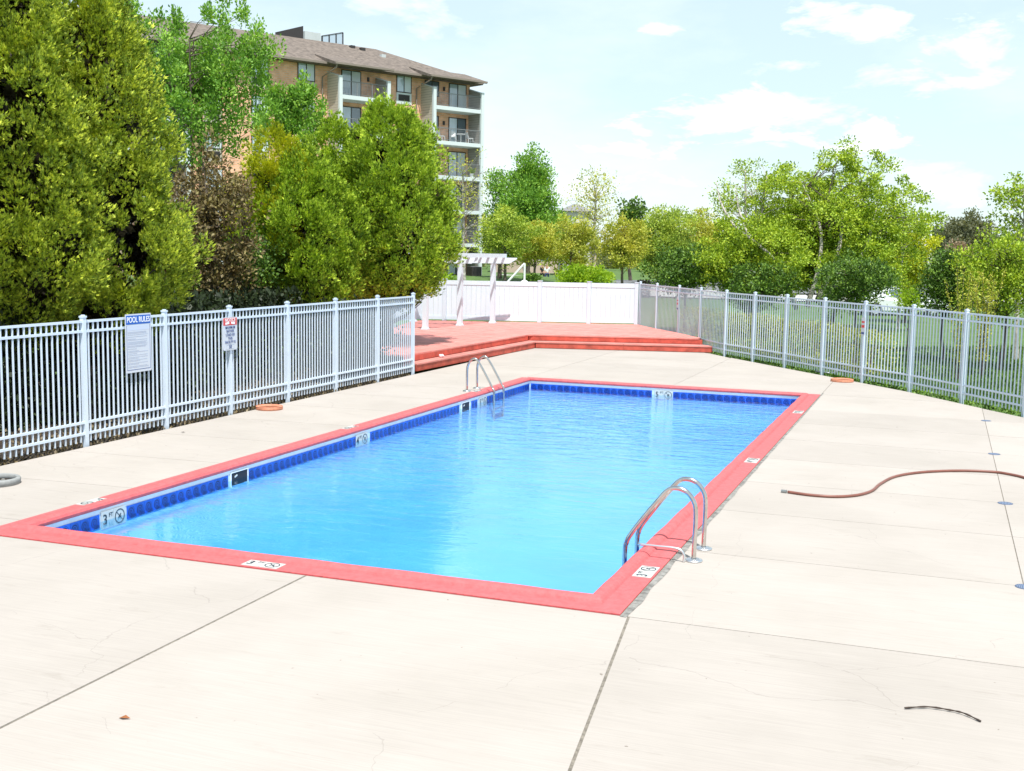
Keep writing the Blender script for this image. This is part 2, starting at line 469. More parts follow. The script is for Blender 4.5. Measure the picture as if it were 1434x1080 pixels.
DRAIN = mat('blue_grey_plastic', (.07, .10, .17), .6)
SOIL = mat('dark_mulch', (.035, .026, .02), .95, var=.6, scale=15, bump=.8, bscale=30)
BRICK = brick_mat()
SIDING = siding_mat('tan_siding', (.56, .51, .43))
SIDING_SHADED = siding_mat('shaded_tan_siding', (.34, .32, .29))  # tan siding darkened to carry the shade on the right-hand screens
TRIM = mat('pale_grey_trim', (.62, .68, .70), .6)
ROOFM = mat('brown_shingle', (.165, .135, .115), .95, var=.42, scale=2.8, bump=.3, bscale=8, detail=9)
GUT = mat('taupe_gutter', (.24, .20, .17), .6)
DARKM = mat('dark_bronze_metal', (.035, .03, .03), .5)
GREYM = mat('galvanised_metal', (.50, .54, .55), .5)
RAILM = mat('grey_railing', (.20, .21, .22), .5)
CURT = mat('pale_curtain', (.62, .68, .74), .8)
def glass_mat(name, tintc, rough=.05):
    m, t, o = newmat(name)
    b = N(t, 'ShaderNodeBsdfPrincipled'); b.inputs['Base Color'].default_value = (*tintc, 1); b.inputs['Roughness'].default_value = rough
    b.inputs['Specular IOR Level'].default_value = 1.0; b.inputs['Coat Weight'].default_value = 1.0; b.inputs['Coat Roughness'].default_value = .03
    t.links.new(b.outputs[0], o.inputs[0]); return m
GLASS = glass_mat('window_glass', (.10, .14, .18))
GLASSB = glass_mat('bright_glass', (.42, .52, .62))

# ------------------------------------------------------------------ terrain
def smooth(a, b, x):
    t = np.clip((x - a) / (b - a), 0, 1); return t * t * (3 - 2 * t)
BE = np.array([0.5036911, 0.8639737]); BN = np.array([0.8639737, -0.5036911]); BP = np.array([-28.966, 82.721])
def terrain_z(x, y):
    p = np.stack([x - BP[0], y - BP[1]], -1)
    s = p @ BE; n = p @ BN
    b = smooth(24, 2, n) * smooth(18, 3, s)
    r = np.hypot(x - 5, y - 10)
    return -.10 + .72 * b + .06 * np.sin(x * .13 + 1) * np.cos(y * .11) * smooth(20, 45, r)
xs = np.unique(np.concatenate([np.linspace(-1500, -130, 14), np.linspace(-130, 130, 105), np.linspace(130, 1500, 14)]))
ys = np.unique(np.concatenate([np.linspace(-900, -30, 10), np.linspace(-30, 200, 93), np.linspace(200, 2200, 18)]))
X, Y = np.meshgrid(xs, ys, indexing='ij')
Z = terrain_z(X, Y)
# cut out the paved pool area: the grass sheet simply passes 10 cm below it, the basin is dug through it
vs = np.stack([X, Y, Z], -1).reshape(-1, 3)
nx, ny = len(xs), len(ys)
fs = []
for i in range(nx - 1):
    for j in range(ny - 1):
        cx_, cy_ = (xs[i] + xs[i + 1]) / 2, (ys[j] + ys[j + 1]) / 2
        if -.5 < cx_ < 7.5 and -.5 < cy_ < 16.5: continue
        fs.append((i * ny + j, (i + 1) * ny + j, (i + 1) * ny + j + 1, i * ny + j + 1))
GRASS = mat('lawn_ground', (.08, .145, .03), .95, var=.35, scale=1.3, bump=.6, bscale=40, col2=(.05, .10, .02))
mb = MB(); mb.v = [tuple(map(float, p)) for p in vs]; mb.f = fs
mb.build('lawn', GRASS, kind='structure', smooth=True, label='green lawn around the fenced pool area reaching to the horizon')

ASPH = mat('grey_asphalt', (.16, .165, .175), .95, var=.2, scale=.5)
PAVE = mat('pale_path_concrete', (.42, .42, .40), .9, var=.1, scale=.5)
def strip(name, us, mt, z, label, th=.04):
    """a flat paved strip given by (u, near depth, far depth) stations"""
    m_ = MB(); n = len(us)
    vs = []
    for (u, a, b) in us:
        for d in (a, b):
            x, y = spot(u, d)
            vs.append((x, y, max(z, float(terrain_z(np.array(x), np.array(y))) + z + .1)))
    fs = [(2 * i, 2 * i + 2, 2 * i + 3, 2 * i + 1) for i in range(n - 1)]
    m_.add(vs, fs)
    return m_.build(name, mt, kind='structure', label=label)
strip('road', [(560, 118, 128), (700, 110, 124), (850, 92, 118), (1050, 86, 118), (1300, 88, 122), (1600, 95, 130)], ASPH, -.02, 'grey road running past behind the trees')
strip('path', [(700, 100, 104), (780, 84, 106), (850, 78, 90), (1100, 72, 84), (1500, 76, 86)], PAVE, -.03, 'pale pavement beside the road')

# ------------------------------------------------------------------ pool
PW, PL = 6.595, 15.97
POOL = empty('swimming_pool', (PW / 2, PL / 2, 0), label='long rectangular in-ground pool with red coping and blue tile band', cat='swimming pool')
OFF = Vector((-PW / 2, -PL / 2, 0))
def off(o):
    o.location = OFF + Vector(o.location); return o
prof = [(0, -.06), (0, .006), (.01, .010), (.20, .010), (.215, .030), (.235, .046), (.265, .054), (.30, .052), (.325, .040), (.340, .014), (.336, -.012), (.318, -.026), (.30, -.03), (.30, -.06)]
sides = [((0, 0), (1, 0), (0, 1)), ((1, 0), (1, 1), (-1, 0)), ((1, 1), (0, 1), (0, -1)), ((0, 1), (0, 0), (1, 0))]
rr_ = random.Random(3)
for a, b, inn in sides:
    m_ = MB()
    ax, ay = a[0] * PW, a[1] * PL; bx, by = b[0] * PW, b[1] * PL
    d = Vector((bx - ax, by - ay, 0)); Lg = d.length; d.normalize(); inn = Vector((*inn, 0))
    segs = int(Lg / .35)
    vs = []; k = len(prof)
    for i in range(segs + 1):
        for t_, z_ in prof:
            f = t_ + (Lg - 2 * t_) * i / segs
            wob = .003 * math.sin(i * 2.1 + ax) if 0 < i < segs and t_ > .2 else 0
            p = Vector((ax, ay, 0)) + d * f + inn * (t_ + wob)
            vs.append((p.x, p.y, z_ + wob * .6))
    fs = [(i * k + j, (i + 1) * k + j, (i + 1) * k + j + 1, i * k + j + 1) for i in range(segs) for j in range(k - 1)]
    m_.add(vs, fs)
    off(m_.build('coping', REDP, POOL))
# bond beam (white band), grout bed and basin: inner faces of the shell
def ring_wall(name, t0, z0, z1, mt, thick=.12):
    m_ = MB()
    x0, y0, x1, y1 = t0, t0, PW - t0, PL - t0
    m_.add([(x0,y0,z0),(x1,y0,z0),(x1,y1,z0),(x0,y1,z0),(x0,y0,z1),(x1,y0,z1),(x1,y1,z1),(x0,y1,z1)],
           [(0,4,5,1),(1,5,6,2),(2,6,7,3),(3,7,4,0)])
    return off(m_.build(name, mt, POOL))
T0 = .315
ring_wall('bond_beam', T0 - .004, -.078, -.02, WHITEB)
ring_wall('grout_bed', T0 + .000, -.26, -.076, GROUT)
m_ = MB()
x0, y0, x1, y1 = T0 + .003, T0 + .003, PW - T0 - .003, PL - T0 - .003
def fd(y): return -.50 - .16 * max(0, min(1, (y - 3) / 9))
gx = np.unique(np.concatenate([x0 + .45 * np.linspace(0, 1, 8) ** 1.6, np.linspace(x0 + .45, x1 - .45, 8), x1 - .45 * np.linspace(0, 1, 8) ** 1.6]))
gy = np.unique(np.concatenate([y0 + .45 * np.linspace(0, 1, 8) ** 1.6, np.linspace(y0 + .45, y1 - .45, 16), y1 - .45 * np.linspace(0, 1, 8) ** 1.6]))
vs = []
for xx in gx:
    for yy in gy:
        dd = min(xx - x0, x1 - xx, yy - y0, y1 - yy) / .45
        k = 1 - math.sqrt(max(0, 1 - (1 - min(1, max(0, dd))) ** 2))
        vs.append((xx, yy, fd(yy) * (1 - k) + (-.235) * k))
nyy = len(gy)
m_.add(vs, [(i * nyy + j, (i + 1) * nyy + j, (i + 1) * nyy + j + 1, i * nyy + j + 1) for i in range(len(gx) - 1) for j in range(nyy - 1)])
off(m_.build('basin', BASIN, POOL, smooth=True))
# tiles
TP = .1540
tmb = MB().box((0, -.0745, -.0745), (.010, .0745, .0745))
tile_me = tmb.mesh('tile', TILE)
def tile(p, rz):
    o = link('tile', tile_me, POOL); o.location = Vector(p) + OFF; o.rotation_euler = (0, 0, rz)
    return o
MARKS_L = [(1.62, '3'), (7.56, '4'), (12.77, '5')]
SKIM = [4.12, 11.88]
zt = -.153
n = int((PL - 2 * T0) / TP)
for i in range(n):
    y = T0 + TP * (i + .5)
    if any(abs(y - q[0]) < .23 for q in MARKS_L) or any(abs(y - q) < .26 for q in SKIM): continue
    tile((T0 + .001, y, zt), 0)
for i in range(int((PW - 2 * T0) / TP)):
    x = T0 + TP * (i + .6)
    if abs(x - 3.36) < .23: continue
    tile((x, PL - T0 - .001, zt), -PI / 2)
m_ = MB()
for i in range(n):
    y = T0 + TP * (i + .5); m_.box((PW - T0 - .010, y - .0745, zt - .0745), (PW - T0 - .001, y + .0745, zt + .0745))
for i in range(int((PW - 2 * T0) / TP)):
    x = T0 + TP * (i + .6); m_.box((x - .0745, T0 + .001, zt - .0745), (x + .0745, T0 + .01, zt + .0745))
COB = mat('cobalt_tile', (.012, .08, .5), .25)
off(m_.build('near_side_tiles', COB, POOL, kind='stuff'))
# text and markers
_fc = {}
def text_mesh(txt, size, mt, depth=.0008, sx=1.0):
    key = (txt, size, mt.name, sx)
    if key in _fc: return _fc[key]
    c = bpy.data.curves.new('text', 'FONT'); c.body = txt; c.size = size; c.align_x = 'CENTER'; c.align_y = 'CENTER'; c.extrude = depth; c.offset = size * .012
    o = bpy.data.objects.new('tmp', c); COL.objects.link(o)
    dg = bpy.context.evaluated_depsgraph_get()
    me = bpy.data.meshes.new_from_object(o.evaluated_get(dg))
    bpy.data.objects.remove(o)
    me.materials.clear(); me.materials.append(mt)
    me.transform(Matrix.Diagonal((sx, 1, 1, 1)))
    _fc[key] = me
    return me
def frame(o_, xax, yax):
    x = Vector(xax); y = Vector(yax); z = x.cross(y)
    m = Matrix.Identity(4)
    for i in range(3): m[i][0] = x[i]; m[i][1] = y[i]; m[i][2] = z[i]; m[i][3] = o_[i]
    return m
def depth_marker(center, xax, yax, num, w=.36, h=.19):
    pl = MB().box((-w / 2, -h / 2, -.006), (-.005, h / 2, .003)).box((.0, -h / 2, -.006), (w / 2, h / 2, .003)).build('depth_marker', MARK, POOL)
    pl.matrix_local = Matrix.Translation(OFF) @ frame(center, xax, yax)
    def put(me, name, x, y, s=1):
        o = link(name, me, pl); o.location = (x, y, .0045); return o
    put(text_mesh(num, h * .82, INK), 'numeral', -w * .36, 0)
    put(text_mesh('FT', h * .34, INK), 'lettering', -w * .12, h * .22)
    r = h * .42
    mm = MB().lathe((0, 0, 0), [(r, -.001), (r, .0008), (r * .86, .0008), (r * .86, -.001)], 24, True)
    mm.beam((-r * .62, r * .62, 0), (r * .62, -r * .62, 0), r * .12, .0016, (0, 0, 1))
    # small diving figure
    mm.beam((-r * .3, -r * .25, 0), (r * .25, r * .3, 0), r * .2, .0012, (0, 0, 1))
    mm.beam((-r * .1, 0, 0), (r * .35, -.1 * r, 0), r * .1, .0012, (0, 0, 1))
    o = mm.build('no_diving_symbol', INK, pl); o.location = (w * .25, 0, .0045)
    return pl
for y, num in MARKS_L:
    depth_marker((T0 + .012, y, -.158), (0, 1, 0), (0, 0, 1), num, .40, .165 + .03)
depth_marker((3.36, PL - T0 - .012, -.158), (1, 0, 0), (0, 0, 1), '5', .40, .19)
depth_marker((3.225, .100, .0115), (1, 0, 0), (0, 1, 0), '3', .37, .17)
for y, num in ((1.28, '3'), (7.48, '4'), (12.95, '5')):
    depth_marker((PW - .100, y, .0115), (0, 1, 0), (-1, 0, 0), num, .37, .17)
for y, num in ((1.56, '3'), (7.64, '4'), (13.1, '5')):
    depth_marker((.100, y, .0115), (0, -1, 0), (1, 0, 0), num, .37, .17)
# skimmer mouths
for y in SKIM:
    m_ = MB().box((T0 - .14, y - .19, -.24), (T0 + .0035, y + .19, -.070))
    sk = off(m_.build('skimmer', DARKH, POOL))
    f = MB()
    f.box((T0 + .002, y - .205, -.25), (T0 + .012, y - .19, -.055)); f.box((T0 + .002, y + .19, -.25), (T0 + .012, y + .205, -.055)); f.box((T0 + .002, y - .19, -.068), (T0 + .012, y + .19, -.055))
    f.build('skimmer_frame', WHITEB, sk)
    g = MB().beam((T0 + .006, y - .11, -.13), (T0 + .006, y - .05, -.11), .006, .02, (0, 0, 1)).build('weir_flap', GREYM, sk)
# crumbling grey mortar along the right and front coping
m_ = MB(); vs = []; fs = []
ns = 160
r2 = random.Random(5)
for i in range(ns + 1):
    y = -.05 + (PL + .4) * i / ns
    wdt = .022 + .045 * (1 - i / ns) ** 1.5 * (.6 + .5 * math.sin(i * .35) ** 2) + .006 * r2.random()
    vs += [(PW + .012, y, .003), (PW + .012 + wdt * .5, y, .004 + .002 * r2.random()), (PW + .012 + wdt, y, .0035)]
fs = [(3 * i + j, 3 * i + j + 1, 3 * i + j + 4, 3 * i + j + 3) for i in range(ns) for j in range(2)]
m_.add(vs, fs)
off(m_.build('mortar_joint', MORTAR, POOL))
# water
wz = -.165
MB().add([(T0 + .001, T0 + .001, wz), (PW - T0 - .001, T0 + .001, wz), (PW - T0 - .001, PL - T0 - .001, wz), (T0 + .001, PL - T0 - .001, wz)], [(0, 1, 2, 3)]).build('water', WATER, kind='structure', label='rippled clear blue pool water')

# ------------------------------------------------------------------ concrete slabs
def clip(poly, a, b, c):
    """keep a*x+b*y<=c"""
    o = []
    n = len(poly)
    for i in range(n):
        p, q = poly[i], poly[(i + 1) % n]
        dp = a * p[0] + b * p[1] - c; dq = a * q[0] + b * q[1] - c
        if dp <= 0: o.append(p)
        if (dp < 0 < dq) or (dq < 0 < dp):
            t = dp / (dp - dq); o.append((p[0] + (q[0] - p[0]) * t, p[1] + (q[1] - p[1]) * t))
    return o
def split(polys, p, q):
    a = q[1] - p[1]; b = -(q[0] - p[0]); c = a * p[0] + b * p[1]
    o = []
    for P in polys:
        for s in (1, -1):
            r = clip(P, a * s, b * s, c * s)
            if len(r) > 2: o.append(r)
    return o
def inset(P, d):
    n = len(P)
    ar = sum(P[i][0] * P[(i + 1) % n][1] - P[(i + 1) % n][0] * P[i][1] for i in range(n))
    Q = P if ar > 0 else P[::-1]
    R = Q
    for i in range(n):
        p, q = Q[i], Q[(i + 1) % n]
        dx, dy = q[0] - p[0], q[1] - p[1]; L = math.hypot(dx, dy)
        if L < 1e-6: continue
        nx_, ny_ = dy / L, -dx / L
        R = clip(R, nx_, ny_, nx_ * p[0] + ny_ * p[1] - d)
        if len(R) < 3: return R
    return R
OUT = [(-2.42, -17), (20, -17), (20, 1.0), (13.4, 9.85), (10.35, 14.3), (8.25, 17.5), (6.15, 20.15), (3.1, 24.0), (2.3, 25.3), (-2.42, 25.3)]
def region(*cl):
    P = OUT
    for a, b, c in cl: P = clip(P, a, b, c)
    return P
front = [region((0, 1, -.02))]
for p, q in (((3.74, 0), (3.74, -1)), ((6.68, -.07), (7.07, -2.85)), ((0, -5.6), (1, -5.6)), ((0, -9.3), (1, -9.3)), ((10.9, 0), (10.9, -1)), ((-.9, 0), (-.9, -1))):
    front = split(front, p, q)
right = [region((0, -1, .02), (-1, 0, -(PW + .012)))]
for y in (2.23, 4.2, 6.0, 7.85, 9.7, 11.6, 13.45, 16.0, 18.3):
    right = split(right, (0, y), (1, y))
right = split(right, (9.7, 0), (9.7, 1))
left = [region((0, -1, .02), (1, 0, -.006), (0, 1, PL + .006))]
for y in (.6, 2.4, 4.2, 6.0, 7.85, 9.7, 11.6, 13.45): left = split(left, (0, y), (1, y + .05))
back = [region((0, -1, -(PL + .006)), (1, 0, PW + .012))]
for y in (18.3, 20.2, 22.1): back = split(back, (0, y), (1, y))
back = split(back, (0.05, 0), (.05, 1)); back = split(back, (3.45, 0), (3.45, 1))
PDECK = empty('pool_deck', (0, 0, 0), kind='structure', label='pale broomed concrete paving around the pool with sawn joints')
for P in front + right + left + back:
    Q = inset(P, .011 if P in front else .005)
    if len(Q) > 2:
        MB().prism(Q, -.12, random.Random(len(Q) + Q[0][0]).uniform(-.0012, .0012)).build('slab', CONC, PDECK)
for P in (region((0, 1, -.01)), region((0, -1, .01), (-1, 0, -PW)), region((0, -1, .01), (1, 0, 0), (0, 1, PL)), region((0, -1, -PL), (1, 0, PW))):
    MB().prism(P, -.11, -.005).build('joint_filler', JOINT, PDECK)

# ------------------------------------------------------------------ aluminium fences
picket_me = MB().box((-.0095, -.0095, .055), (.0095, .0095, 1.775)).mesh('picket', FENCEW)
post_me = MB().box((-.032, -.032, -.1), (.032, .032, 1.83)).box((-.039, -.039, 1.83), (.039, .039, 1.855)).box((-.02, -.02, 1.855), (.02, .02, 1.87)).mesh('post', FENCEW)
def alu_fence(name, pts, label, group, zbase=None, pitch=.102):
    F = empty(name, (pts[0][0], pts[0][1], 0), label=label, cat='fence')
    o0 = Vector((pts[0][0], pts[0][1], 0))
    for i, p in enumerate(pts):
        o = link('post', post_me, F)
        a = pts[max(0, i - 1)]; b = pts[min(len(pts) - 1, i + 1)]
        o.location = Vector((p[0], p[1], 0)) - o0; o.rotation_euler = (0, 0, math.atan2(b[1] - a[1], b[0] - a[0]))
    for i in range(len(pts) - 1):
        a = Vector((*pts[i], 0)) - o0; b = Vector((*pts[i + 1], 0)) - o0
        d = (b - a); L = d.length; d.normalize(); an = math.atan2(d.y, d.x)
        a2 = a + d * .03; b2 = b - d * .03
        for z in (1.775, 1.635, .335, .175):
            MB().beam(a2 + Vector((0, 0, z)), b2 + Vector((0, 0, z)), .034, .034).build('rail', FENCEW, F)
        k = int(round(L / pitch)) - 1
        for j in range(k):
            o = link('picket', picket_me, F)
            o.location = a + d * (L * (j + 1) / (k + 1)); o.rotation_euler = (0, 0, an)
    return F
LX = -2.5
alu_fence('metal_fence', [(LX, y) for y in (-1.1, .8, 2.66, 4.52, 6.36, 8.13, 10.0, 11.83, 13.68, 15.48)],
          'white metal picket fence left of the pool, in front of the dark evergreens', None)
RF = [(-.95, 30.6), (0, 29.05), (1.08, 27.5), (2.1, 25.8), (3.16, 24.1), (4.12, 23.0), (5.12, 21.8), (6.2, 20.35), (7.23, 19.0), (8.3, 17.73), (9.34, 16.2), (10.4, 14.55), (11.45, 12.95)]
alu_fence('metal_fence', RF, 'white metal picket fence running along the lawn and hedge at the right', None, pitch=.112)

# ------------------------------------------------------------------ signs
def panel(name, loc, w, h, mt, label, cat, rz=PI / 2, r=.012, holder=None):
    """sign lying in its own x (width) / z (height) plane, facing -y before turning"""
    S_ = empty(name, loc, rz, label=label, cat=cat)
    m_ = MB()
    k = [(-w/2 + r, -h/2), (w/2 - r, -h/2), (w/2, -h/2 + r), (w/2, h/2 - r), (w/2 - r, h/2), (-w/2 + r, h/2), (-w/2, h/2 - r), (-w/2, -h/2 + r)]
    n = len(k)
    m_.add([(x, -.004, z) for x, z in k] + [(x, 0, z) for x, z in k], [tuple(range(n)), tuple(reversed(range(n, 2 * n)))] + [(i, n + i, n + (i + 1) % n, (i + 1) % n) for i in range(n)])
    m_.build('sign_plate', mt, S_)
    return S_
def plate(S_, name, x0, x1, z0, z1, mt, t=.002):
    return MB().box((x0, -.004 - t, z0), (x1, -.0042, z1)).build(name, mt, S_)
def word(S_, txt, x, z, size, mt, sx=1.0, y=-.0085):
    o = link('lettering', text_mesh(txt, size, mt, .0008, sx), S_)
    o.location = (x, y, z); o.rotation_euler = (PI / 2, 0, 0)
    return o
LW = mat('white_lettering', (.85, .87, .9), .5)
# pool rules, fixed on the pickets
y0, y1, z0, z1 = 5.37, 5.97, .955, 1.835
S1 = panel('pool_rules_sign', (LX + .042, (y0 + y1) / 2, (z0 + z1) / 2), y1 - y0, z1 - z0, SIGNW, 'tall white pool rules sign with blue header hung on the left fence', 'sign')
w, h = y1 - y0, z1 - z0
plate(S1, 'header', -w/2 + .018, w/2 - .018, h/2 - .155, h/2 - .022, BLUE)
word(S1, 'POOL RULES', 0, h/2 - .09, .118, LW, .80)
for (a, b, c, d) in ((-w/2 + .028, -w/2 + .034, -h/2 + .045, h/2 - .17), (w/2 - .034, w/2 - .028, -h/2 + .045, h/2 - .17), (-w/2 + .028, w/2 - .028, -h/2 + .040, -h/2 + .047)):
    plate(S1, 'border_line', a, b, c, d, DBLUE)
plate(S1, 'text_block', -w/2 + .05, w/2 - .055, h/2 - .245, h/2 - .175, mat('fine_print', (.52, .58, .72), .6), .0012)
rl = random.Random(9)
zz = h/2 - .275; lines = MB()
while zz > -h/2 + .06:
    q = rl.choice([.98, .95, .55, .9, .42])
    xr = -w/2 + .05 + (w - .11) * q
    xx = -w/2 + .05
    while xx < xr - .02:                       # words too small to read, as short dashes
        L_ = rl.uniform(.015, .05); lines.box((xx, -.0056, zz), (min(xx + L_, xr), -.0042, zz + .0085)); xx += L_ + .006
    zz -= rl.choice([.017, .017, .024, .03])
lines.build('small_print', GREYP, S1, kind='stuff')
# notice sign on a post of the left fence
y0, y1, z0, z1 = 7.86, 8.29, 1.105, 1.665
S2 = panel('notice_sign', (LX + .046, (y0 + y1) / 2, (z0 + z1) / 2), y1 - y0, z1 - z0, SIGNW, 'small white notice sign with red top about bather load on a left fence post', 'sign', r=.03)
w, h = y1 - y0, z1 - z0
plate(S2, 'header', -w/2 + .015, w/2 - .015, h/2 - .135, h/2 - .012, REDS)
word(S2, 'NOTICE', 0, h/2 - .05, .085, LW, 1.0)
for s in (-1, 1):
    o = MB().beam((s * .14, 0, 0), (s * .03, 0, .01), .003, .035, (0, 0, 1)).build('emblem', LW, S2)
    o.location = (0, -.0075, h/2 - .105)
for i, tx in enumerate(('MAXIMUM', 'BATHER', 'LOAD OF', 'THIS', 'FACILITY IS')):
    word(S2, tx, 0, h/2 - .175 - i * .062, .062, DBLUE, 1.0)
bx = (-.11, .11, -h/2 + .022, -h/2 + .095)
for a, b, c, d in ((bx[0], bx[1], bx[2], bx[2] + .003), (bx[0], bx[1], bx[3] - .003, bx[3]), (bx[0], bx[0] + .003, bx[2], bx[3]), (bx[1] - .003, bx[1], bx[2], bx[3])):
    plate(S2, 'border_line', a, b, c, d, GREYP)
word(S2, '50', 0, -h/2 + .058, .085, DBLUE)
# two little warning signs on posts of the right fence
for idx, lab in ((2, 'tiny white and red sign on a right fence post behind the red deck'), (8, 'tiny white and red sign on a right fence post beyond the terracotta ring')):
    p = RF[idx]; a = RF[idx - 1]; b = RF[idx + 1]
    an = math.atan2(b[1] - a[1], b[0] - a[0])
    nrm = Vector((math.sin(an), -math.cos(an), 0))
    if nrm.dot(Vector((8.9 - p[0], -8.8 - p[1], 0))) < 0: nrm = -nrm; 
    rz = math.atan2(nrm.y, nrm.x) + PI / 2
    s_ = panel('warning_sign', (p[0] + nrm.x * .046, p[1] + nrm.y * .046, 1.28), .14, .42, SIGNW, lab, 'sign', rz)
    plate(s_, 'red_band', -.055, .055, .08, .12, REDS); plate(s_, 'red_band', -.055, .055, -.03, .03, REDS); plate(s_, 'print_block', -.055, .055, -.18, -.13, DBLUE)

# ------------------------------------------------------------------ red timber deck
DZ = .37
DECK = empty('timber_deck', (-2.6, 24, 0), label='raised red plank deck with two steps beyond the far end of the pool', cat='deck')
DO = Vector((2.6, -24, 0))
def dk(mb_, name, mt):
    o = mb_.build(name, mt, DECK); o.location = DO; return o
Ap, Bp, Cp = (-2.90, 15.9), (-2.66, 23.95), (2.28, 25.35)
def lerp_line(p, q, x): return p[1] + (q[1] - p[1]) * (x - p[0]) / (q[0] - p[0])
WF = [(-8.25, 28.5), (-7.5, 28.75), (-5.87, 29.2), (-4.3, 29.7), (-2.65, 30.15), (-1.1, 30.72)]
def yhi(x):
    if x < -.95: return lerp_line((-8.25, 28.5), (-1.1, 30.72), x) - .07
    P = RF
    for i in range(len(P) - 1):
        if P[i][0] <= x <= P[i + 1][0]: return lerp_line(P[i], P[i + 1], x) - .06
    return 25.3
def ylo(x):
    if x <= -2.66:
        yb = 15.95
        if x < -5.2: yb = 15.95 + (-5.2 - x) / 3.2 * 12.4
        return yb
    return lerp_line(Bp, Cp, x)
x = -8.2; pitch = .142
rp = random.Random(11)
while x < 2.2:
    xa, xb = x, x + pitch - .007
    if xa < -2.9 < xb or (-2.9 < xa < -2.66):   # boards by the left edge end on the slanting edge of the step
        pass
    poly = [(xa, ylo(xa)), (xb, ylo(xb)), (xb, yhi(xb)), (xa, yhi(xa))]
    if xb > -2.9 and xa < -2.66:
        yc = lambda q: Ap[1] + (Bp[1] - Ap[1]) * max(0, (q + 2.9)) / .24
        poly = [(xa, max(yc(xa), 15.95)), (xb, min(max(yc(xb), 15.95), 24.0)), (xb, yhi(xb)), (xa, yhi(xa))]
    ln = poly[2][1] - poly[1][1]
    if ln > .3:
        # boards are butted somewhere along their length
        cuts = []
        if ln > 5: cuts = [rp.uniform(.3, .7)]
        zt_ = DZ + rp.uniform(-.0015, .0015)
        if cuts:
            c = cuts[0]; m0 = (poly[0][1] * (1 - c) + poly[3][1] * c); m1 = (poly[1][1] * (1 - c) + poly[2][1] * c)
            dk(MB().prism([poly[0], poly[1], (xb, m1 - .002), (xa, m1 - .002)], DZ - .035, zt_), 'plank', DECKR)
            dk(MB().prism([(xa, m1 + .002), (xb, m1 + .002), poly[2], poly[3]], DZ - .035, zt_), 'plank', DECKR)
        else:
            dk(MB().prism(poly, DZ - .035, zt_), 'plank', DECKR)
    x += pitch
# framing below so that no light shows under the boards
dk(MB().prism([(-5.2, 16.0), (-2.95, 16.0), (-2.75, 24.05), (-8.1, 28.2)], -.02, DZ - .05), 'deck_framing', DARKM)
dk(MB().prism([(-2.75, 24.05), (2.2, 25.4), (-1.1, 30.5), (-8.1, 28.2)], -.02, DZ - .05), 'deck_framing', DARKM)
def boards(p, q, z0, z1, off_, name, mt, ln=2.4, thick=.035):
    p = Vector((*p, 0)); q = Vector((*q, 0)); d = q - p; L = d.length; d.normalize(); nr = Vector((d.y, -d.x, 0))
    k = max(1, round(L / ln))
    for i in range(k):
        a = p + d * (L * i / k + .003); b = p + d * (L * (i + 1) / k - .003)
        poly = [(a + nr * off_), (b + nr * off_), (b + nr * (off_ + thick)), (a + nr * (off_ + thick))]
        dk(MB().prism([(v.x, v.y) for v in poly], z0, z1), name, mt)
# upper risers, lower step treads and lower risers
def offset_pt(base, dx, dy): return (base[0] + dx, base[1] + dy)
B2 = (Bp[0] + .34, Bp[1] - .36); C2 = (Cp[0] + .42, Cp[1] - .50); A2 = (Ap[0] + .33, Ap[1] - .02)
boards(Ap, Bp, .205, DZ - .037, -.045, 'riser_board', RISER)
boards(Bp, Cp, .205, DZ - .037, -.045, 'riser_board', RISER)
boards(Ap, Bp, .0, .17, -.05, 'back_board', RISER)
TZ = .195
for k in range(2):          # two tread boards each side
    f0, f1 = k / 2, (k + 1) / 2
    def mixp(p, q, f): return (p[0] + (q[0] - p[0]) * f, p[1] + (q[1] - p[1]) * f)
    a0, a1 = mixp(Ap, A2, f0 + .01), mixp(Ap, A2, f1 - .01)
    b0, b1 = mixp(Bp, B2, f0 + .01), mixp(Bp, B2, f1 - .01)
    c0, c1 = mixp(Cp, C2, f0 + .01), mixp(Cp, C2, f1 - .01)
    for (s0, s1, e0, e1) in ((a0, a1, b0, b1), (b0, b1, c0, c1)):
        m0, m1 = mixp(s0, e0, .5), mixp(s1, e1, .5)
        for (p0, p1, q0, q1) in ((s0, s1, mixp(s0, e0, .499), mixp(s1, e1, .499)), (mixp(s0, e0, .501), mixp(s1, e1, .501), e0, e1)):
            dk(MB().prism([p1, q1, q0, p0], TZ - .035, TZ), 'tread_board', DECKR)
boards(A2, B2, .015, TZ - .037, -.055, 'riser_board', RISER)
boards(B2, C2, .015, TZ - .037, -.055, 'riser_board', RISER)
dk(MB().prism([(Ap[0] + .02, Ap[1] + .02), (A2[0] - .07, A2[1] + .03), (B2[0] - .07, B2[1] + .03), (Bp[0], Bp[1])], 0.002, TZ - .04), 'deck_framing', DARKM)
dk(MB().prism([(Bp[0], Bp[1]), (B2[0] + .01, B2[1] + .07), (C2[0] - .03, C2[1] + .07), (Cp[0], Cp[1])], 0.002, TZ - .04), 'deck_framing', DARKM)
# crumpled paper on the step
m_ = MB(); r3 = random.Random(2)
pts_ = []
for i in range(5):
    for j in range(8):
        th = PI * (i + .5) / 5; ph = 2 * PI * j / 8; r = .05 * r3.uniform(.7, 1.25)
        pts_.append((1.5 * r * math.sin(th) * math.cos(ph), 1.5 * r * math.sin(th) * math.sin(ph), .04 + r * .8 * math.cos(th)))
m_.add(pts_, [(i * 8 + j, i * 8 + (j + 1) % 8, (i + 1) * 8 + (j + 1) % 8, (i + 1) * 8 + j) for i in range(4) for j in range(8)] + [tuple(range(7, -1, -1)), tuple(range(32, 40))])
o = m_.build('crumpled_paper', LW, label='small white crumpled paper lying on the lower red step', cat='litter')
o.location = (-2.72, 17.6, TZ)

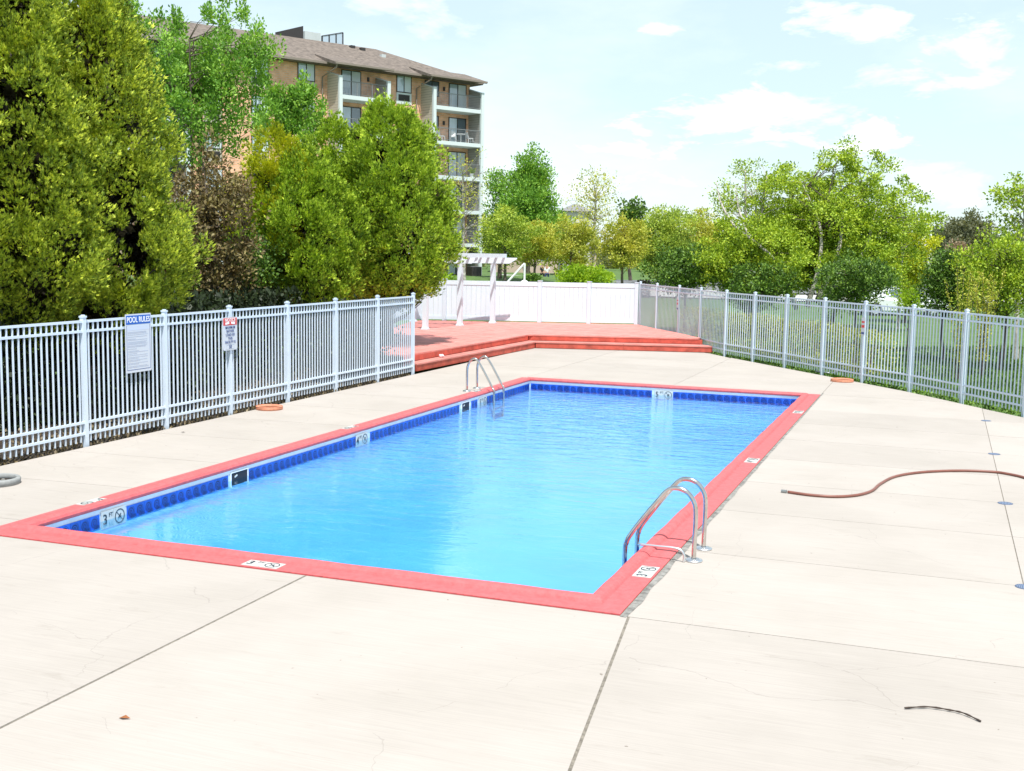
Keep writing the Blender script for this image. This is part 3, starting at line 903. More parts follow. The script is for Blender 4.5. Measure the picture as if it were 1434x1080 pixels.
# ------------------------------------------------------------------ white vinyl fence
VF = empty('vinyl_fence', (-4.3, 29.7, DZ), label='solid white vinyl privacy fence at the back of the red deck', cat='fence')
VO = Vector((4.3, -29.7, -DZ))
def vf(mb_, name): o = mb_.build(name, VINYL, VF); o.location = VO; return o
def vinyl_run(P):
    for i, p in enumerate(P):
        vf(MB().box((p[0] - .065, p[1] - .065, 0), (p[0] + .065, p[1] + .065, 1.80)).box((p[0] - .075, p[1] - .075, 1.80), (p[0] + .075, p[1] + .075, 1.825)), 'post')
    for a, b in zip(P[:-1], P[1:]):
        a3 = Vector((*a, 0)); b3 = Vector((*b, 0)); d = b3 - a3; L = d.length; d.normalize()
        s = a3 + d * .067; e = b3 - d * .067
        vf(MB().beam(s + Vector((0, 0, 1.70)), e + Vector((0, 0, 1.70)), .05, .15), 'top_rail')
        vf(MB().beam(s + Vector((0, 0, DZ + .10)), e + Vector((0, 0, DZ + .10)), .05, .14), 'bottom_rail')
        LL = (e - s).length; k = max(2, int(round(LL / .165)))
        for j in range(k):
            p = s + d * (LL * j / k + .003); q = s + d * (LL * (j + 1) / k - .003)
            vf(MB().beam(p + Vector((0, 0, (1.625 + DZ + .17) / 2)), q + Vector((0, 0, (1.625 + DZ + .17) / 2)), .022, 1.625 - DZ - .17), 'board')
vinyl_run(WF[::-1] + [(-8.6, 26.9), (-8.95, 25.3)])

# ------------------------------------------------------------------ pergola
PG = empty('pergola', (-7.2, 26.8, DZ), label='white slatted pergola standing on the red deck by the bushy evergreen', cat='pergola')
GO = Vector((7.2, -26.8, -DZ))
def pg(mb_, name): o = mb_.build(name, VINYL, PG); o.location = GO; return o
pdir = Vector((.94, .345, 0)); 
rows = [(-6.14, 24.15), (-5.95, 26.45), (-5.52, 28.3)]
for k, (px_, py_) in enumerate(rows):
    for s in (0, 1):
        c = Vector((px_, py_, 0)) - pdir * (2.7 * s)
        pg(MB().box((c.x - .075, c.y - .075, DZ), (c.x + .075, c.y + .075, 2.42)).box((c.x - .105, c.y - .105, DZ), (c.x + .105, c.y + .105, DZ + .04)).box((c.x - .088, c.y - .088, DZ + .04), (c.x + .088, c.y + .088, DZ + .07)), 'post')
    c = Vector((px_, py_, 0))
    ext = .62 if k < 2 else .80
    for sgn in (-1, 1):
        # double beam with a slanting end cut
        nrm = Vector((-pdir.y, pdir.x, 0)) * (.055 * sgn)
        a = c + pdir * ext + nrm; b = c - pdir * 3.3 + nrm
        m_ = MB(); th = Vector((-pdir.y, pdir.x, 0)) * .02
        vs = []
        for t_ in (-1, 1):
            for p, z in ((a - pdir * .26, 2.40), (a, 2.56), (a, 2.60), (b, 2.60), (b, 2.56), (b + pdir * .26, 2.40)):
                q = p + th * t_; vs.append((q.x, q.y, z))
        m_.add(vs, [(5, 4, 3, 2, 1, 0), (6, 7, 8, 9, 10, 11)] + [(i, (i + 1) % 6, 6 + (i + 1) % 6, 6 + i) for i in range(6)])
        pg(m_, 'beam')
d2 = (Vector((*rows[2], 0)) - Vector((*rows[0], 0))).normalized()
for i in range(15):
    c = Vector((*rows[0], 0)) + pdir * (.42 - i * .26)
    pg(MB().beam(c - d2 * .45 + Vector((0, 0, 2.665)), c + d2 * 4.22 + Vector((0, 0, 2.665)), .04, .125), 'rafter')
for i in range(0):
    c = Vector((*rows[0], 0))
    pg(MB().beam(c + pdir * .55 + Vector((0, 0, 2.75)), c - pdir * 3.4 + Vector((0, 0, 2.75)), .05, .04), 'slat')

# ------------------------------------------------------------------ ladders
def ladder(loc, sgn, label, Y, pth, grab=None):
    """pth: (x, z) of one rail from its flange on the deck to the water"""
    L = empty('pool_ladder', loc, label=label, cat='ladder')
    o0 = Vector(loc)
    pts = spline([(x, 0, z) for x, z in pth], 7)
    for y in Y:
        P = [Vector((p[0] - loc[0], y - loc[1], p[2])) for p in pts]
        r = MB().tube(P, .0225, 14).build('rail', STEEL, L, smooth=True)
        f = MB().lathe((0, 0, 0), [(.0, .003), (.085, .003), (.085, .012), (.07, .020), (.04, .026), (.026, .028)], 24).build('flange', STEELW, L, smooth=True)
        f.location = (pth[0][0] - loc[0], y - loc[1], 0)
    xe = pth[-1][0] - loc[0]
    for z in (-.35, -.65):
        MB().box((xe - .045, Y[0] - loc[1], z - .012), (xe + .045, Y[1] - loc[1], z + .012)).build('step', STEELW, L)
    return L
ladder((6.5, 2.12, 0), -1, 'polished steel pool ladder on the near right edge of the pool', (1.87, 2.35),
       [(6.81, .012), (6.812, .20), (6.815, .42), (6.80, .55), (6.73, .65), (6.63, .685), (6.54, .655), (6.42, .51), (6.30, .35), (6.19, .19), (6.155, .11), (6.14, -.02), (6.14, -.75)])
ladder((.1, 13.3, 0), 1, 'steel pool ladder on the far left edge of the pool near the deck steps', (13.02, 13.57),
       [(-.13, .012), (-.13, .25), (-.125, .47), (-.09, .58), (-.02, .66), (.05, .675), (.11, .62), (.2, .49), (.33, .27), (.43, .09), (.465, -.02), (.47, -.75)])
g = MB().tube(spline([(6.735, 1.78, .0), (6.735, 1.78, .07), (6.70, 1.78, .115), (6.63, 1.78, .13), (6.47, 1.785, .128), (6.28, 1.80, .125)], 5), .012, 10)
g.build('grab_hook', STEELW, smooth=True, label='low bent steel pipe reaching over the coping beside the near ladder', cat='pipe')

# ------------------------------------------------------------------ things on the paving
MB().tube([(p[0], p[1], .018) for p in spline([(7.24, 5.45), (7.52, 5.38), (7.81, 5.42), (8.04, 5.62), (8.19, 5.97), (8.27, 6.5), (8.43, 7.1), (8.75, 7.57), (9.2, 7.9), (9.62, 8.02), (9.85, 7.93), (10.04, 7.72), (10.3, 7.2), (10.9, 6.3)], 8)], .0175, 10).build('garden_hose', HOSE, smooth=True, label='brown hose winding over the concrete on the right', cat='hose')
hs = bpy.data.objects['garden_hose']
m_ = MB().tube([(7.225, 5.453, .018), (7.16, 5.467, .018)], .021, 12).build('hose_fitting', BRASS, hs)
def ring(loc, R, r, label, mt=CLAY, h=.055):
    m_ = MB().lathe((0, 0, 0), [(R, .0), (R + .004, h * .5), (R, h * .9), (R - .02, h), (R - r, h), (R - r - .008, h * .8), (R - r, .0)], 36, True)
    m_.tube([(R * math.cos(a) * .985, R * math.sin(a) * .985, h) for a in [2 * PI * i / 36 for i in range(37)]], .008, 6, cap=False)
    o = m_.build('clay_ring', mt, label=label, cat='ring', smooth=True); o.location = loc
    return o
ring((-2.22, 8.92, 0), .235, .05, 'terracotta coloured ring lying at the foot of the left fence')
ring((6.80, 18.85, 0), .255, .05, 'terracotta coloured ring lying near the right fence')
# concrete planter ring, cut by the left edge of the photo
PLR = empty('planter_ring', (-1.63, 1.93, 0), label='low round grey concrete ring with rubble inside at the far left edge', cat='planter')
MB().lathe((0, 0, 0), [(.27, 0), (.275, .06), (.265, .075), (.235, .078), (.225, .07), (.22, .0)], 40, True).build('rim', mat('grey_cast_concrete', (.27, .28, .28), .9, var=.2, scale=12), PLR, smooth=True)
MB().lathe((0, 0, 0), [(.0, .02), (.22, .02)], 30).build('soil_fill', SOIL, PLR)
rs = random.Random(4)
for i in range(14):
    a = rs.uniform(0, 2 * PI); q = rs.uniform(0, .17); s = rs.uniform(.02, .045)
    MB().lathe((q * math.cos(a), q * math.sin(a), .02), [(0.001, 0), (s, s * .3), (s * .8, s * .8), (.001, s)], 6).build('stone', MORTAR, PLR)
# bent plate by the right fence
m_ = MB().tube(spline([(6.02, 20.62, .03), (6.3, 20.52, .02), (6.46, 20.6, .02), (6.52, 20.78, .05), (6.5, 20.9, .10)], 4), .022, 8)
m_.build('bent_pipe', BRASS, label='bent dark metal pipe on the ground below a right fence post', cat='pipe', smooth=True)
DGRATE = mat('drain_grate', (.16, .21, .32), .5)
# floor drains
dl = ['farthest of the round blue-grey drains on the right paving', 'round blue-grey drain second farthest on the right paving, above the hose', 'round blue-grey drain just below the hose on the right', 'nearest round blue-grey drain at the right edge of the photo']
for (x, y), lb in zip(((9.72, 13.45), (9.72, 9.69), (9.71, 5.97), (9.71, 2.21)), dl):
    D_ = empty('floor_drain', (x, y, .0), label=lb, cat='drain', group='drains along the paving joint')
    MB().lathe((0, 0, 0), [(.0, .002), (.072, .002), (.075, .0045), (.084, .0045), (.087, .001)], 28).build('drain_ring', DRAIN, D_)
    gm = MB()
    for i in range(-4, 5):
        hw = math.sqrt(max(0, .071 ** 2 - (i * .0165) ** 2))
        gm.box((i * .0165 - .0042, -hw, .002), (i * .0165 + .0042, hw, .0045))
    gm.build('grate', DGRATE, D_)
# twig and leaf litter
st = spline([(8.80, -1.176, .012), (8.943, -1.108, .016), (9.073, -1.105, .014), (9.158, -1.132, .016), (9.255, -1.213, .010)], 6)
MB().tube(st, [.0055 + .0015 * math.sin(i * 1.7) for i in range(len(st))], 7).build('twig', STICK, label='dark curved twig lying on the concrete at the lower right', cat='twig')
m_ = MB(); m_.add([(-.035, -.012, .004), (0, -.02, .012), (.04, .006, .006), (.0, .012, .02), (-.02, .02, .005)], [(0, 1, 3), (1, 2, 3), (0, 3, 4)])
o = m_.build('dead_leaf', RUST, label='small rust-brown dead leaf on the concrete at the lower left', cat='leaf'); o.location = (4.33, -3.21, .002)
m_ = MB(); m_.add([(-.03, -.01, .004), (.01, -.02, .008), (.045, .0, .006), (.0, .015, .012)], [(0, 1, 3), (1, 2, 3)])
o = m_.build('dead_leaf', SOIL, label='little dark leaf on the concrete between the left fence and the pool', cat='leaf'); o.location = (*ground(256, 606)[:2], .002)

# ------------------------------------------------------------------ vegetation
def np_mesh(name, V, F, mt):
    me = bpy.data.meshes.new(name)
    n = F.shape[1]
    me.vertices.add(len(V)); me.vertices.foreach_set('co', V.astype(np.float32).ravel())
    me.loops.add(F.size); me.loops.foreach_set('vertex_index', F.astype(np.int32).ravel())
    me.polygons.add(len(F)); me.polygons.foreach_set('loop_start', np.arange(0, F.size, n, dtype=np.int32))
    me.update(calc_edges=True)
    me.materials.append(mt)
    return me
def nrm(a): return a / (np.linalg.norm(a, axis=-1, keepdims=True) + 1e-9)
def sprays(P, D, L, wd=.28, k=3, spread=.55, droop=.0):
    """flat fans of k narrow triangles: scale-leaf sprays. P positions, D directions, L lengths"""
    n = len(P)
    R = rng.normal(size=(n, 3)); Sx = nrm(np.cross(D, R))
    V = []
    for i in range(k):
        o_ = i - (k - 1) / 2
        a = o_ * spread + rng.normal(0, .12, n)
        d = D * np.cos(a)[:, None] + Sx * np.sin(a)[:, None]
        perp = Sx * np.cos(a)[:, None] - D * np.sin(a)[:, None]
        Lk = (L * (1 - .25 * abs(o_)) * rng.uniform(.8, 1.2, n))[:, None]
        V.append(np.stack([P - perp * wd * Lk * .5, P + perp * wd * Lk * .5, P + d * Lk], 1))
    V = np.stack(V, 1).reshape(-1, 3)
    return V, np.arange(n * k * 3).reshape(-1, 3)
def leaves(P, D, L, wd=.6):
    n = len(P)
    R = rng.normal(size=(n, 3)); Sx = nrm(np.cross(D, R)); Nn = nrm(np.cross(Sx, D))
    L = L[:, None]
    V = np.stack([P, P + D * L * .5 + Sx * L * wd * .5 + Nn * L * .12, P + D * L, P + D * L * .5 - Sx * L * wd * .5 + Nn * L * .12], 1).reshape(-1, 3)
    return V, np.arange(n * 4).reshape(-1, 4)
def clumps_to_leaves(C, R, n_each, size, upb=.5, outw=None, flat=.75, shell=.5, kind='leaf', wd=.6, jit=.8):
    """C centres, R radii: scatter leaves in each clump, denser towards its skin"""
    m = len(C)
    idx = np.repeat(np.arange(m), n_each)
    d = nrm(rng.normal(size=(len(idx), 3)))
    r = rng.uniform(0, 1, len(idx)) ** shell
    o = d * (r * R[idx])[:, None]; o[:, 2] *= flat
    P = C[idx] + o
    D = d * .8 + np.array([0, 0, upb]) + rng.normal(0, jit * .5, (len(idx), 3))
    if outw is not None: D = D + outw[idx] * .7
    D = nrm(D)
    L = size * rng.uniform(.65, 1.3, len(idx))
    if kind == 'spray': return sprays(P, D, L, wd)
    return leaves(P, D, L, wd)

def conifer(name, label, x, y, H, R, mt, nclump, per, size, prof, cat='tree', lobes=5, seed=1, zb=.1, cr=(.22, .42), group=None, upb=.9, inner=.35, tilt=(0, 0), trunk=True, faceto=True):
    g = np.random.default_rng(seed)
    T = empty(name, (x, y, -.1), label=label, cat=cat, group=group)
    ph = g.uniform(0, 2 * PI, 4)
    def rad(zr, th):
        base = np.interp(zr, [p[0] for p in prof], [p[1] for p in prof]) * R
        return base * (1 + .13 * np.sin(lobes * th + ph[0] + zr * 3) + .08 * np.sin((lobes * 2 + 1) * th + ph[1] - zr * 7) + .06 * np.sin(zr * 23 + ph[2] + 2 * th))
    zr = g.uniform(0, 1, nclump * 3); w_ = np.interp(zr, [p[0] for p in prof], [p[1] for p in prof])
    keep = g.uniform(0, 1, len(zr)) < (w_ / w_.max()) * .9 + .1
    zr = zr[keep][:nclump]; n = len(zr)
    vd = math.atan2(EYE[1] - y, EYE[0] - x)
    th = g.uniform(-PI, PI, n)
    if faceto:
        f = g.uniform(0, 1, n) < .68
        th[f] = vd + g.uniform(-1.75, 1.75, f.sum())
    dep = 1 - g.uniform(0, 1, n) ** 1.6 * .30
    rr = rad(zr, th) * dep
    cr_ = g.uniform(cr[0], cr[1], n)
    C = np.stack([rr * np.cos(th) + tilt[0] * zr, rr * np.sin(th) + tilt[1] * zr, zb + zr * (H - zb)], 1)
    out_ = np.stack([np.cos(th), np.sin(th), np.full(n, .25)], 1)
    V1, F1 = clumps_to_leaves(C, cr_, per, size, upb, out_, 1.45, .42, 'spray', .46, jit=.6)
    link('crown', np_mesh('crown', V1, F1, mt), T, kind='stuff')
    # brown inner boughs, coloured near-black to put shade into the gaps between clumps
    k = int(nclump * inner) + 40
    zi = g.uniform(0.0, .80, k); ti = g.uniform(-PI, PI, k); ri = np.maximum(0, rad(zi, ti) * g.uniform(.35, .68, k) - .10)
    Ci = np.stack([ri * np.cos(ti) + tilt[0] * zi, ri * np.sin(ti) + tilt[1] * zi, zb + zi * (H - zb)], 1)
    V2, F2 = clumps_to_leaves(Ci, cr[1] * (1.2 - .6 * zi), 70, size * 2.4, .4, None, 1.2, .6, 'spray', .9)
    link('inner_boughs', np_mesh('inner_boughs', V2, F2, SHADEIN), T, kind='stuff')
    if trunk:
        m_ = MB().tube([(0, 0, -.1), (tilt[0] * .3, tilt[1] * .3, H * .3), (tilt[0] * .9, tilt[1] * .9, H * .9)], [R * .085 + .03, R * .06 + .02, .02], 9)
        for i in range(10):
            zz = H * g.uniform(.05, .8); a = g.uniform(-PI, PI); q = float(rad(zz / H, a)) * .8
            m_.tube([(0, 0, zz), (q * .5 * math.cos(a), q * .5 * math.sin(a), zz + .25 * q), (q * math.cos(a), q * math.sin(a), zz + .7 * q)], [.035, .022, .008], 5)
        m_.build('trunk', BARKD, T, smooth=True)
    return T

def broadleaf(name, label, x, y, H, rx, z0, mt, nclump, per, size, seed=1, cr=(.3, .6), bark=None, tr=.12, cat='tree', group=None, lean=(0, 0), ry=None, gz=None, stems=1, sh=.62, top=1.0, upb=.35, twig=True, flat=.7, zc=None):
    """trunk with limbs to each clump of leaves; crown fills the ellipsoid between z0 and H"""
    g = np.random.default_rng(seed)
    if gz is None: gz = float(terrain_z(np.array(x), np.array(y)))
    T = empty(name, (x, y, gz), label=label, cat=cat, group=group)
    ry = ry or rx
    H = H - gz; z0 = z0 - gz
    c = np.array([lean[0], lean[1], (H + z0) / 2]); rz = (H - z0) / 2
    d = nrm(g.normal(size=(nclump, 3)))
    r = g.uniform(0, 1, nclump) ** (1 / 2.2)
    lump = 1 + .18 * np.sin(3 * np.arctan2(d[:, 1], d[:, 0]) + seed) * (1 - abs(d[:, 2])) + .10 * np.sin(7 * d[:, 2] + 5 * d[:, 0] + seed)
    C = d * (r * lump)[:, None] * np.array([rx, ry, rz])
    # narrow or widen towards the top
    tz = (C[:, 2] / rz + 1) / 2
    C[:, :2] *= (1 + (top - 1) * tz)[:, None]
    C += c
    cr_ = g.uniform(cr[0], cr[1], nclump) * (1.1 - .35 * tz)
    V, F = clumps_to_leaves(C, cr_, per, size, upb, None, flat, sh, 'leaf', .62)
    link('crown', np_mesh('crown', V, F, mt), T, kind='stuff')
    m_ = MB()
    th = z0 + (H - z0) * .55
    axes = []
    for s in range(stems):
        a = g.uniform(0, 2 * PI); q = 0 if stems == 1 else rx * .35
        e = np.array([lean[0] + q * math.cos(a), lean[1] + q * math.sin(a), th + (0 if stems == 1 else g.uniform(-.1, .2) * H)])
        b = np.array([0.12 * math.cos(a), .12 * math.sin(a), 0]) * (stems > 1)
        mid = b * .6 + e * .4 + g.normal(0, .04 * H * .4, 3) * np.array([1, 1, 0])
        P = spline([b - [0, 0, .2], b * .9 + mid * .1 + [0, 0, .05], mid, e, e * [1, 1, 1] + np.array([0, 0, (H - th) * .22])], 4)
        rad_ = np.interp(np.linspace(0, 1, len(P)), [0, .2, .7, 1], [tr * 1.25, tr, tr * .45, .012]) / math.sqrt(stems)
        m_.tube(P, list(rad_), 8)
        axes.append(np.array(P))
    if twig:
        A = np.concatenate(axes)
        for i in range(nclump):
            p = C[i]
            if i % 2 and nclump > 90: continue
            cand = A[A[:, 2] < p[2] - .15 * abs(np.linalg.norm(p[:2] - c[:2]))]
            if len(cand) < 2: cand = A[1:3]
            w2 = np.linalg.norm(cand[:, :2] - p[:2], axis=1) * .6 + (p[2] - cand[:, 2])
            q = cand[np.argmin(w2 + g.uniform(0, .22 * H, len(w2)))]
            mid = (p + q) / 2 + np.array([0, 0, .08]) * np.linalg.norm(p - q) + g.normal(0, .05, 3) * np.linalg.norm(p - q)
            l_ = np.linalg.norm(p - q)
            m_.tube([q, mid, p], [min(tr * .4, .010 + .008 * l_), .007 + .004 * l_, .004], 5, cap=False)
    m_.build('trunk', bark or BARKD, T, smooth=True)
    return T

SHADEIN = leafmat('shade_inner_foliage', (.018, .015, .008), (.04, .034, .016), None, .05, 2)  # near-black brown: holds the shade inside the evergreen crowns
ARB = leafmat('arborvitae_leaf', (.04, .075, .008), (.31, .41, .028), (.74, .80, .09), .12, 4.0)  # dark low end and tuft-sized noise paint shaded gaps beside lit tufts
YEW = leafmat('juniper_leaf', (.04, .085, .008), (.29, .45, .028), (.66, .80, .08), .12, 4.0)  # same wide ramp: shade between tufts is put into the leaf colour
YELL = leafmat('golden_leaf', (.22, .28, .012), (.44, .50, .02), (.62, .60, .025), .25, 1.0)
PLUM = leafmat('bronze_leaf', (.06, .04, .022), (.17, .13, .05), (.30, .26, .10), .15, 1.8)
MAPLE = leafmat('maple_leaf', (.07, .18, .02), (.17, .36, .045), (.34, .54, .08), .25, 1.2)
SPRING = leafmat('spring_leaf', (.20, .26, .03), (.42, .46, .06), (.58, .54, .10), .3, .7)
TAWNY = leafmat('tawny_leaf', (.18, .22, .03), (.40, .46, .07), (.62, .58, .11), .3, .7)
BIRCH = leafmat('fresh_green_leaf', (.08, .15, .012), (.28, .42, .026), (.52, .62, .06), .26, 2.5)
FRESH = leafmat('young_green_leaf', (.12, .20, .03), (.30, .42, .05), (.52, .60, .10), .3, .7)
DGREEN = leafmat('dark_green_leaf', (.02, .05, .010), (.08, .17, .02), (.22, .36, .04), .12, 3)
SHADE = leafmat('shade_dark_leaf', (.008, .014, .006), (.016, .028, .009), (.03, .05, .012), .05, 1.4)  # near-black, so these leaves stand in for shade under the evergreens
GREYG = leafmat('grey_green_leaf', (.07, .085, .05), (.14, .16, .085), (.22, .23, .13), .3, .8)
LIME = leafmat('lime_leaf', (.12, .24, .012), (.26, .42, .02), (.42, .56, .04), .4, 1.5)

# --- evergreens behind the left fence
cone = [(0, .12), (.04, .45), (.10, .80), (.15, .95), (.3, 1.0), (.5, .90), (.7, .70), (.85, .45), (1, .05)]
cone2 = [(0, .15), (.04, .5), (.10, .85), (.18, 1.0), (.38, .93), (.55, .76), (.75, .53), (.9, .28), (1, .03)]
x, y = spot(-5, 18.6)
conifer('arborvitae', 'tall yellow-green arborvitae at the far left behind the fence, cut by the photo edge', x, y, 8.6, 1.75, ARB, 430, 135, .075, cone, seed=11, cat='evergreen', lobes=4, zb=1.35, cr=(.13, .29), inner=.2)
x, y = spot(122, 19.8)
conifer('arborvitae', 'tall arborvitae behind the pool rules sign, its right side sloping down', x, y, 7.7, 1.72, ARB, 430, 135, .075, cone2, seed=12, cat='evergreen', lobes=5, zb=1.3, cr=(.13, .29), inner=.2)
x, y = spot(-150, 20)
conifer('arborvitae', 'arborvitae mostly outside the photo, left of the big one', x, y, 8.0, 1.9, ARB, 100, 110, .11, cone, seed=13, cat='evergreen', zb=1.2)
rnd = [(0, .30), (.08, .72), (.25, .96), (.45, 1.0), (.65, .88), (.82, .62), (.93, .38), (1, .06)]
x, y = spot(383, 29)
conifer('golden_cypress', 'bright yellow-green cypress behind the rounded evergreen and beside the bronze tree', x, y, zat(182, 29, 383), 1.15, YELL, 190, 130, .08, [(0, .7), (.3, 1), (.6, .95), (.85, .7), (1, .2)], seed=14, cat='evergreen', cr=(.14, .30), zb=1.0, inner=.05)
x, y = spot(425, 29)
conifer('rounded_evergreen', 'broad rounded evergreen, left of the pair behind the fence in front of the golden cypress', x, y, zat(212, 29, 425), 1.6, YEW, 300, 120, .084, rnd, seed=15, cat='evergreen', lobes=4, zb=1.2, cr=(.13, .30), inner=.2)
x, y = spot(470, 30.5)
conifer('rounded_evergreen', 'rounded evergreen in the middle, rising between the golden cypress and the twin-peaked one', x, y, zat(172, 30.5, 470), 1.45, YEW, 260, 120, .084, rnd, seed=18, cat='evergreen', lobes=4, zb=1.3, cr=(.13, .29), inner=.2)
x, y = spot(543, 30.5)
conifer('rounded_evergreen', 'large bushy evergreen with a pointed top beside the deck, overhanging the pergola', x, y, zat(142, 30.5, 548), 1.82, YEW, 430, 120, .084, [(0, .22), (.08, .70), (.22, .95), (.42, 1.0), (.62, .86), (.8, .58), (.92, .34), (1, .08)], seed=16, cat='evergreen', lobes=3, zb=1.55, cr=(.13, .31), inner=.2)
x, y = spot(292, 26)
broadleaf('plum_tree', 'bronze-leaved tree between the arborvitae and the golden cypress', x, y, 5.3, 1.05, 1.0, PLUM, 150, 80, .09, seed=21, cr=(.28, .5), tr=.09, flat=.9)
x, y = spot(235, 25)
broadleaf('plum_tree', 'dark bronze shrub tucked behind the right side of the arborvitae', x, y, 4.6, .8, 1.4, PLUM, 70, 55, .09, seed=22, cr=(.3, .5), tr=.07, flat=.9)
x, y = spot(335, 27.5)
broadleaf('dark_shrub', 'dark green shrub low between the bronze tree and the rounded evergreen', x, y, 3.4, 1.1, 1.2, DGREEN, 80, 60, .09, seed=23, cr=(.3, .5), tr=.07, flat=.9)
broadleaf('dark_shrub', 'low dark shrub behind the right end of the left fence, beside the deck step', -3.55, 15.0, 1.75, .62, .05, SHADE, 120, 60, .08, seed=24, cr=(.2, .35), tr=.04, flat=.9, cat='shrub')  # added with the next one as a dark backing for the pickets
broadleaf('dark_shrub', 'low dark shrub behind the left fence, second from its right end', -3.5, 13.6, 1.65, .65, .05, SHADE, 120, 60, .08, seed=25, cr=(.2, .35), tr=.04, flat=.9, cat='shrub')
# maple behind
x, y = spot(270, 48)
broadleaf('maple_tree', 'big bright green maple in front of the left part of the brick building', x, y, zat(8, 48, 270), 3.45, zat(235, 48, 270), MAPLE, 200, 150, .13, seed=31, cr=(.30, .55), bark=BARKD, tr=.17, stems=4, flat=1.7, upb=.8)
x, y = spot(408, 46)
broadleaf('maple_tree', 'smaller bright green maple in front of the brick wall, right of the big maple', x, y, zat(112, 46, 408), 1.45, zat(215, 46, 408), MAPLE, 60, 140, .13, seed=32, cr=(.25, .45), tr=.09, flat=1.6, upb=.8)
x, y = spot(175, 46)
broadleaf('maple_tree', 'bright green maple half hidden behind the arborvitae top', x, y, zat(0, 46, 175), 1.7, zat(150, 46, 175), MAPLE, 60, 140, .13, seed=33, cr=(.3, .5), tr=.1, flat=1.6, upb=.8)

# --- understory behind the left fence
x, y = -4.0, 9.0
def groundcover(name, region_fn, n, size, mt, label, z=(0, .12), seed=5, kind='stuff', up=.8):
    g = np.random.default_rng(seed)
    P = region_fn(g, n)
    P[:, 2] = g.uniform(z[0], z[1], n)
    D = nrm(g.normal(size=(n, 3)) * .7 + np.array([0, 0, up]))
    V, F = leaves(P, D, size * g.uniform(.6, 1.4, n), .55)
    return link(name, np_mesh(name, V, F, mt), None, label=label, kind=kind)
MB().prism([(-9, -3), (-2.44, -3), (-2.44, 15.6), (-5.3, 15.9), (-9, 20)], -.14, -.05).build('mulch_bed', SOIL, kind='structure', label='dark mulch bed under the evergreens behind the left fence')
groundcover('leaf_litter', lambda g, n: np.stack([-2.47 - g.uniform(0, 1, n) ** 1.6 * 2.6, g.uniform(-1, 15.5, n), np.zeros(n)], 1), 5200, .055, leafmat('dead_leaf_litter', (.05, .035, .02), (.20, .15, .08), (.36, .30, .2), .1, 4), 'brown leaf litter along the foot of the left fence', (-.05, .0), up=1.5)
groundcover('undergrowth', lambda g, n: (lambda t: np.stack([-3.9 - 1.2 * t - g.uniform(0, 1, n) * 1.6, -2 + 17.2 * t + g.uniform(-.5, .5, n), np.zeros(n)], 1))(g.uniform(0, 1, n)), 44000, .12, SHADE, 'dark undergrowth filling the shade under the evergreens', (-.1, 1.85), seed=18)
groundcover('ivy', lambda g, n: np.stack([-2.75 - g.uniform(0, 1, n) * 2.2, 3 + 12.5 * g.uniform(0, 1, n) ** .6, np.zeros(n)], 1), 3000, .07, SHADE, 'dark ivy and suckers under the trees behind the left fence', (-.05, .9), seed=8)

# --- hedge and lawn behind the right fence
def hedge_row(name, label, P, wdt, top, mt, n, size, seed, cat='hedge'):
    g = np.random.default_rng(seed)
    P = np.array(P, float); seg = np.linalg.norm(P[1:] - P[:-1], axis=1); cs = np.concatenate([[0], np.cumsum(seg)])
    T = empty(name, (P[0][0], P[0][1], -.1), label=label, cat=cat)
    u = g.uniform(0, cs[-1], n); C = np.stack([np.interp(u, cs, P[:, 0]), np.interp(u, cs, P[:, 1])], 1)
    dr = nrm(P[-1] - P[0]); pr = np.array([-dr[1], dr[0]])
    a = g.uniform(0, 2 * PI, n); q = g.uniform(.6, 1, n)
    sx_ = np.clip(np.cos(a) * 1.25, -1, 1) * q; sz_ = np.clip(np.sin(a) * 1.25, -1, 1) * q
    wob = 1 + .08 * np.sin(u * 1.7) + .05 * np.sin(u * 5.1)
    Z_ = (top + .1) * .5 * (1 + sz_ * wob)
    XY = C + pr[None] * (sx_ * wdt / 2 * wob)[:, None]
    Pp = np.stack([XY[:, 0] - P[0][0], XY[:, 1] - P[0][1], Z_], 1)
    D = nrm(np.stack([pr[0] * sx_, pr[1] * sx_, sz_ + .5], 1) + g.normal(0, .45, (n, 3)))
    V, F = leaves(Pp, D, size * g.uniform(.6, 1.3, n), .6)
    link('foliage', np_mesh('foliage', V, F, mt), T, kind='stuff')
    m_ = MB()
    for i in range(int(cs[-1] / .6)):
        uu = .3 + i * .6; bx_, by_ = np.interp(uu, cs, P[:, 0]) - P[0][0], np.interp(uu, cs, P[:, 1]) - P[0][1]
        for k in range(4):
            aa = g.uniform(0, 2 * PI)
            m_.tube([(bx_, by_, 0), (bx_ + .12 * math.cos(aa), by_ + .12 * math.sin(aa), top * .5), (bx_ + .26 * math.cos(aa), by_ + .26 * math.sin(aa), top * .92)], [.018, .012, .005], 5)
    m_.build('stems', BARKD, T)
    return T
HEDG = leafmat('hedge_leaf', (.12, .16, .02), (.30, .34, .05), (.5, .5, .09), .15, 2.0)
hedge_row('hedge', 'clipped green hedge with yellow top just outside the right fence', [(.9, 30.2), (3.0, 27.4), (4.8, 24.9), (7.6, 21.3)], .95, 1.04, HEDG, 26000, .05, 41)
groundcover('weeds', lambda g, n: (lambda t, q: np.stack([np.interp(t, range(len(RF)), [p[0] for p in RF]) + .8 * q, np.interp(t, range(len(RF)), [p[1] for p in RF]) + .6 * q, np.zeros(n)], 1))(g.uniform(3.2, 12, n), .04 + g.uniform(0, 1, n) ** 2 * .7), 4200, .06, DGREEN, 'green weeds along the foot of the right fence', (-.08, .02), seed=9)
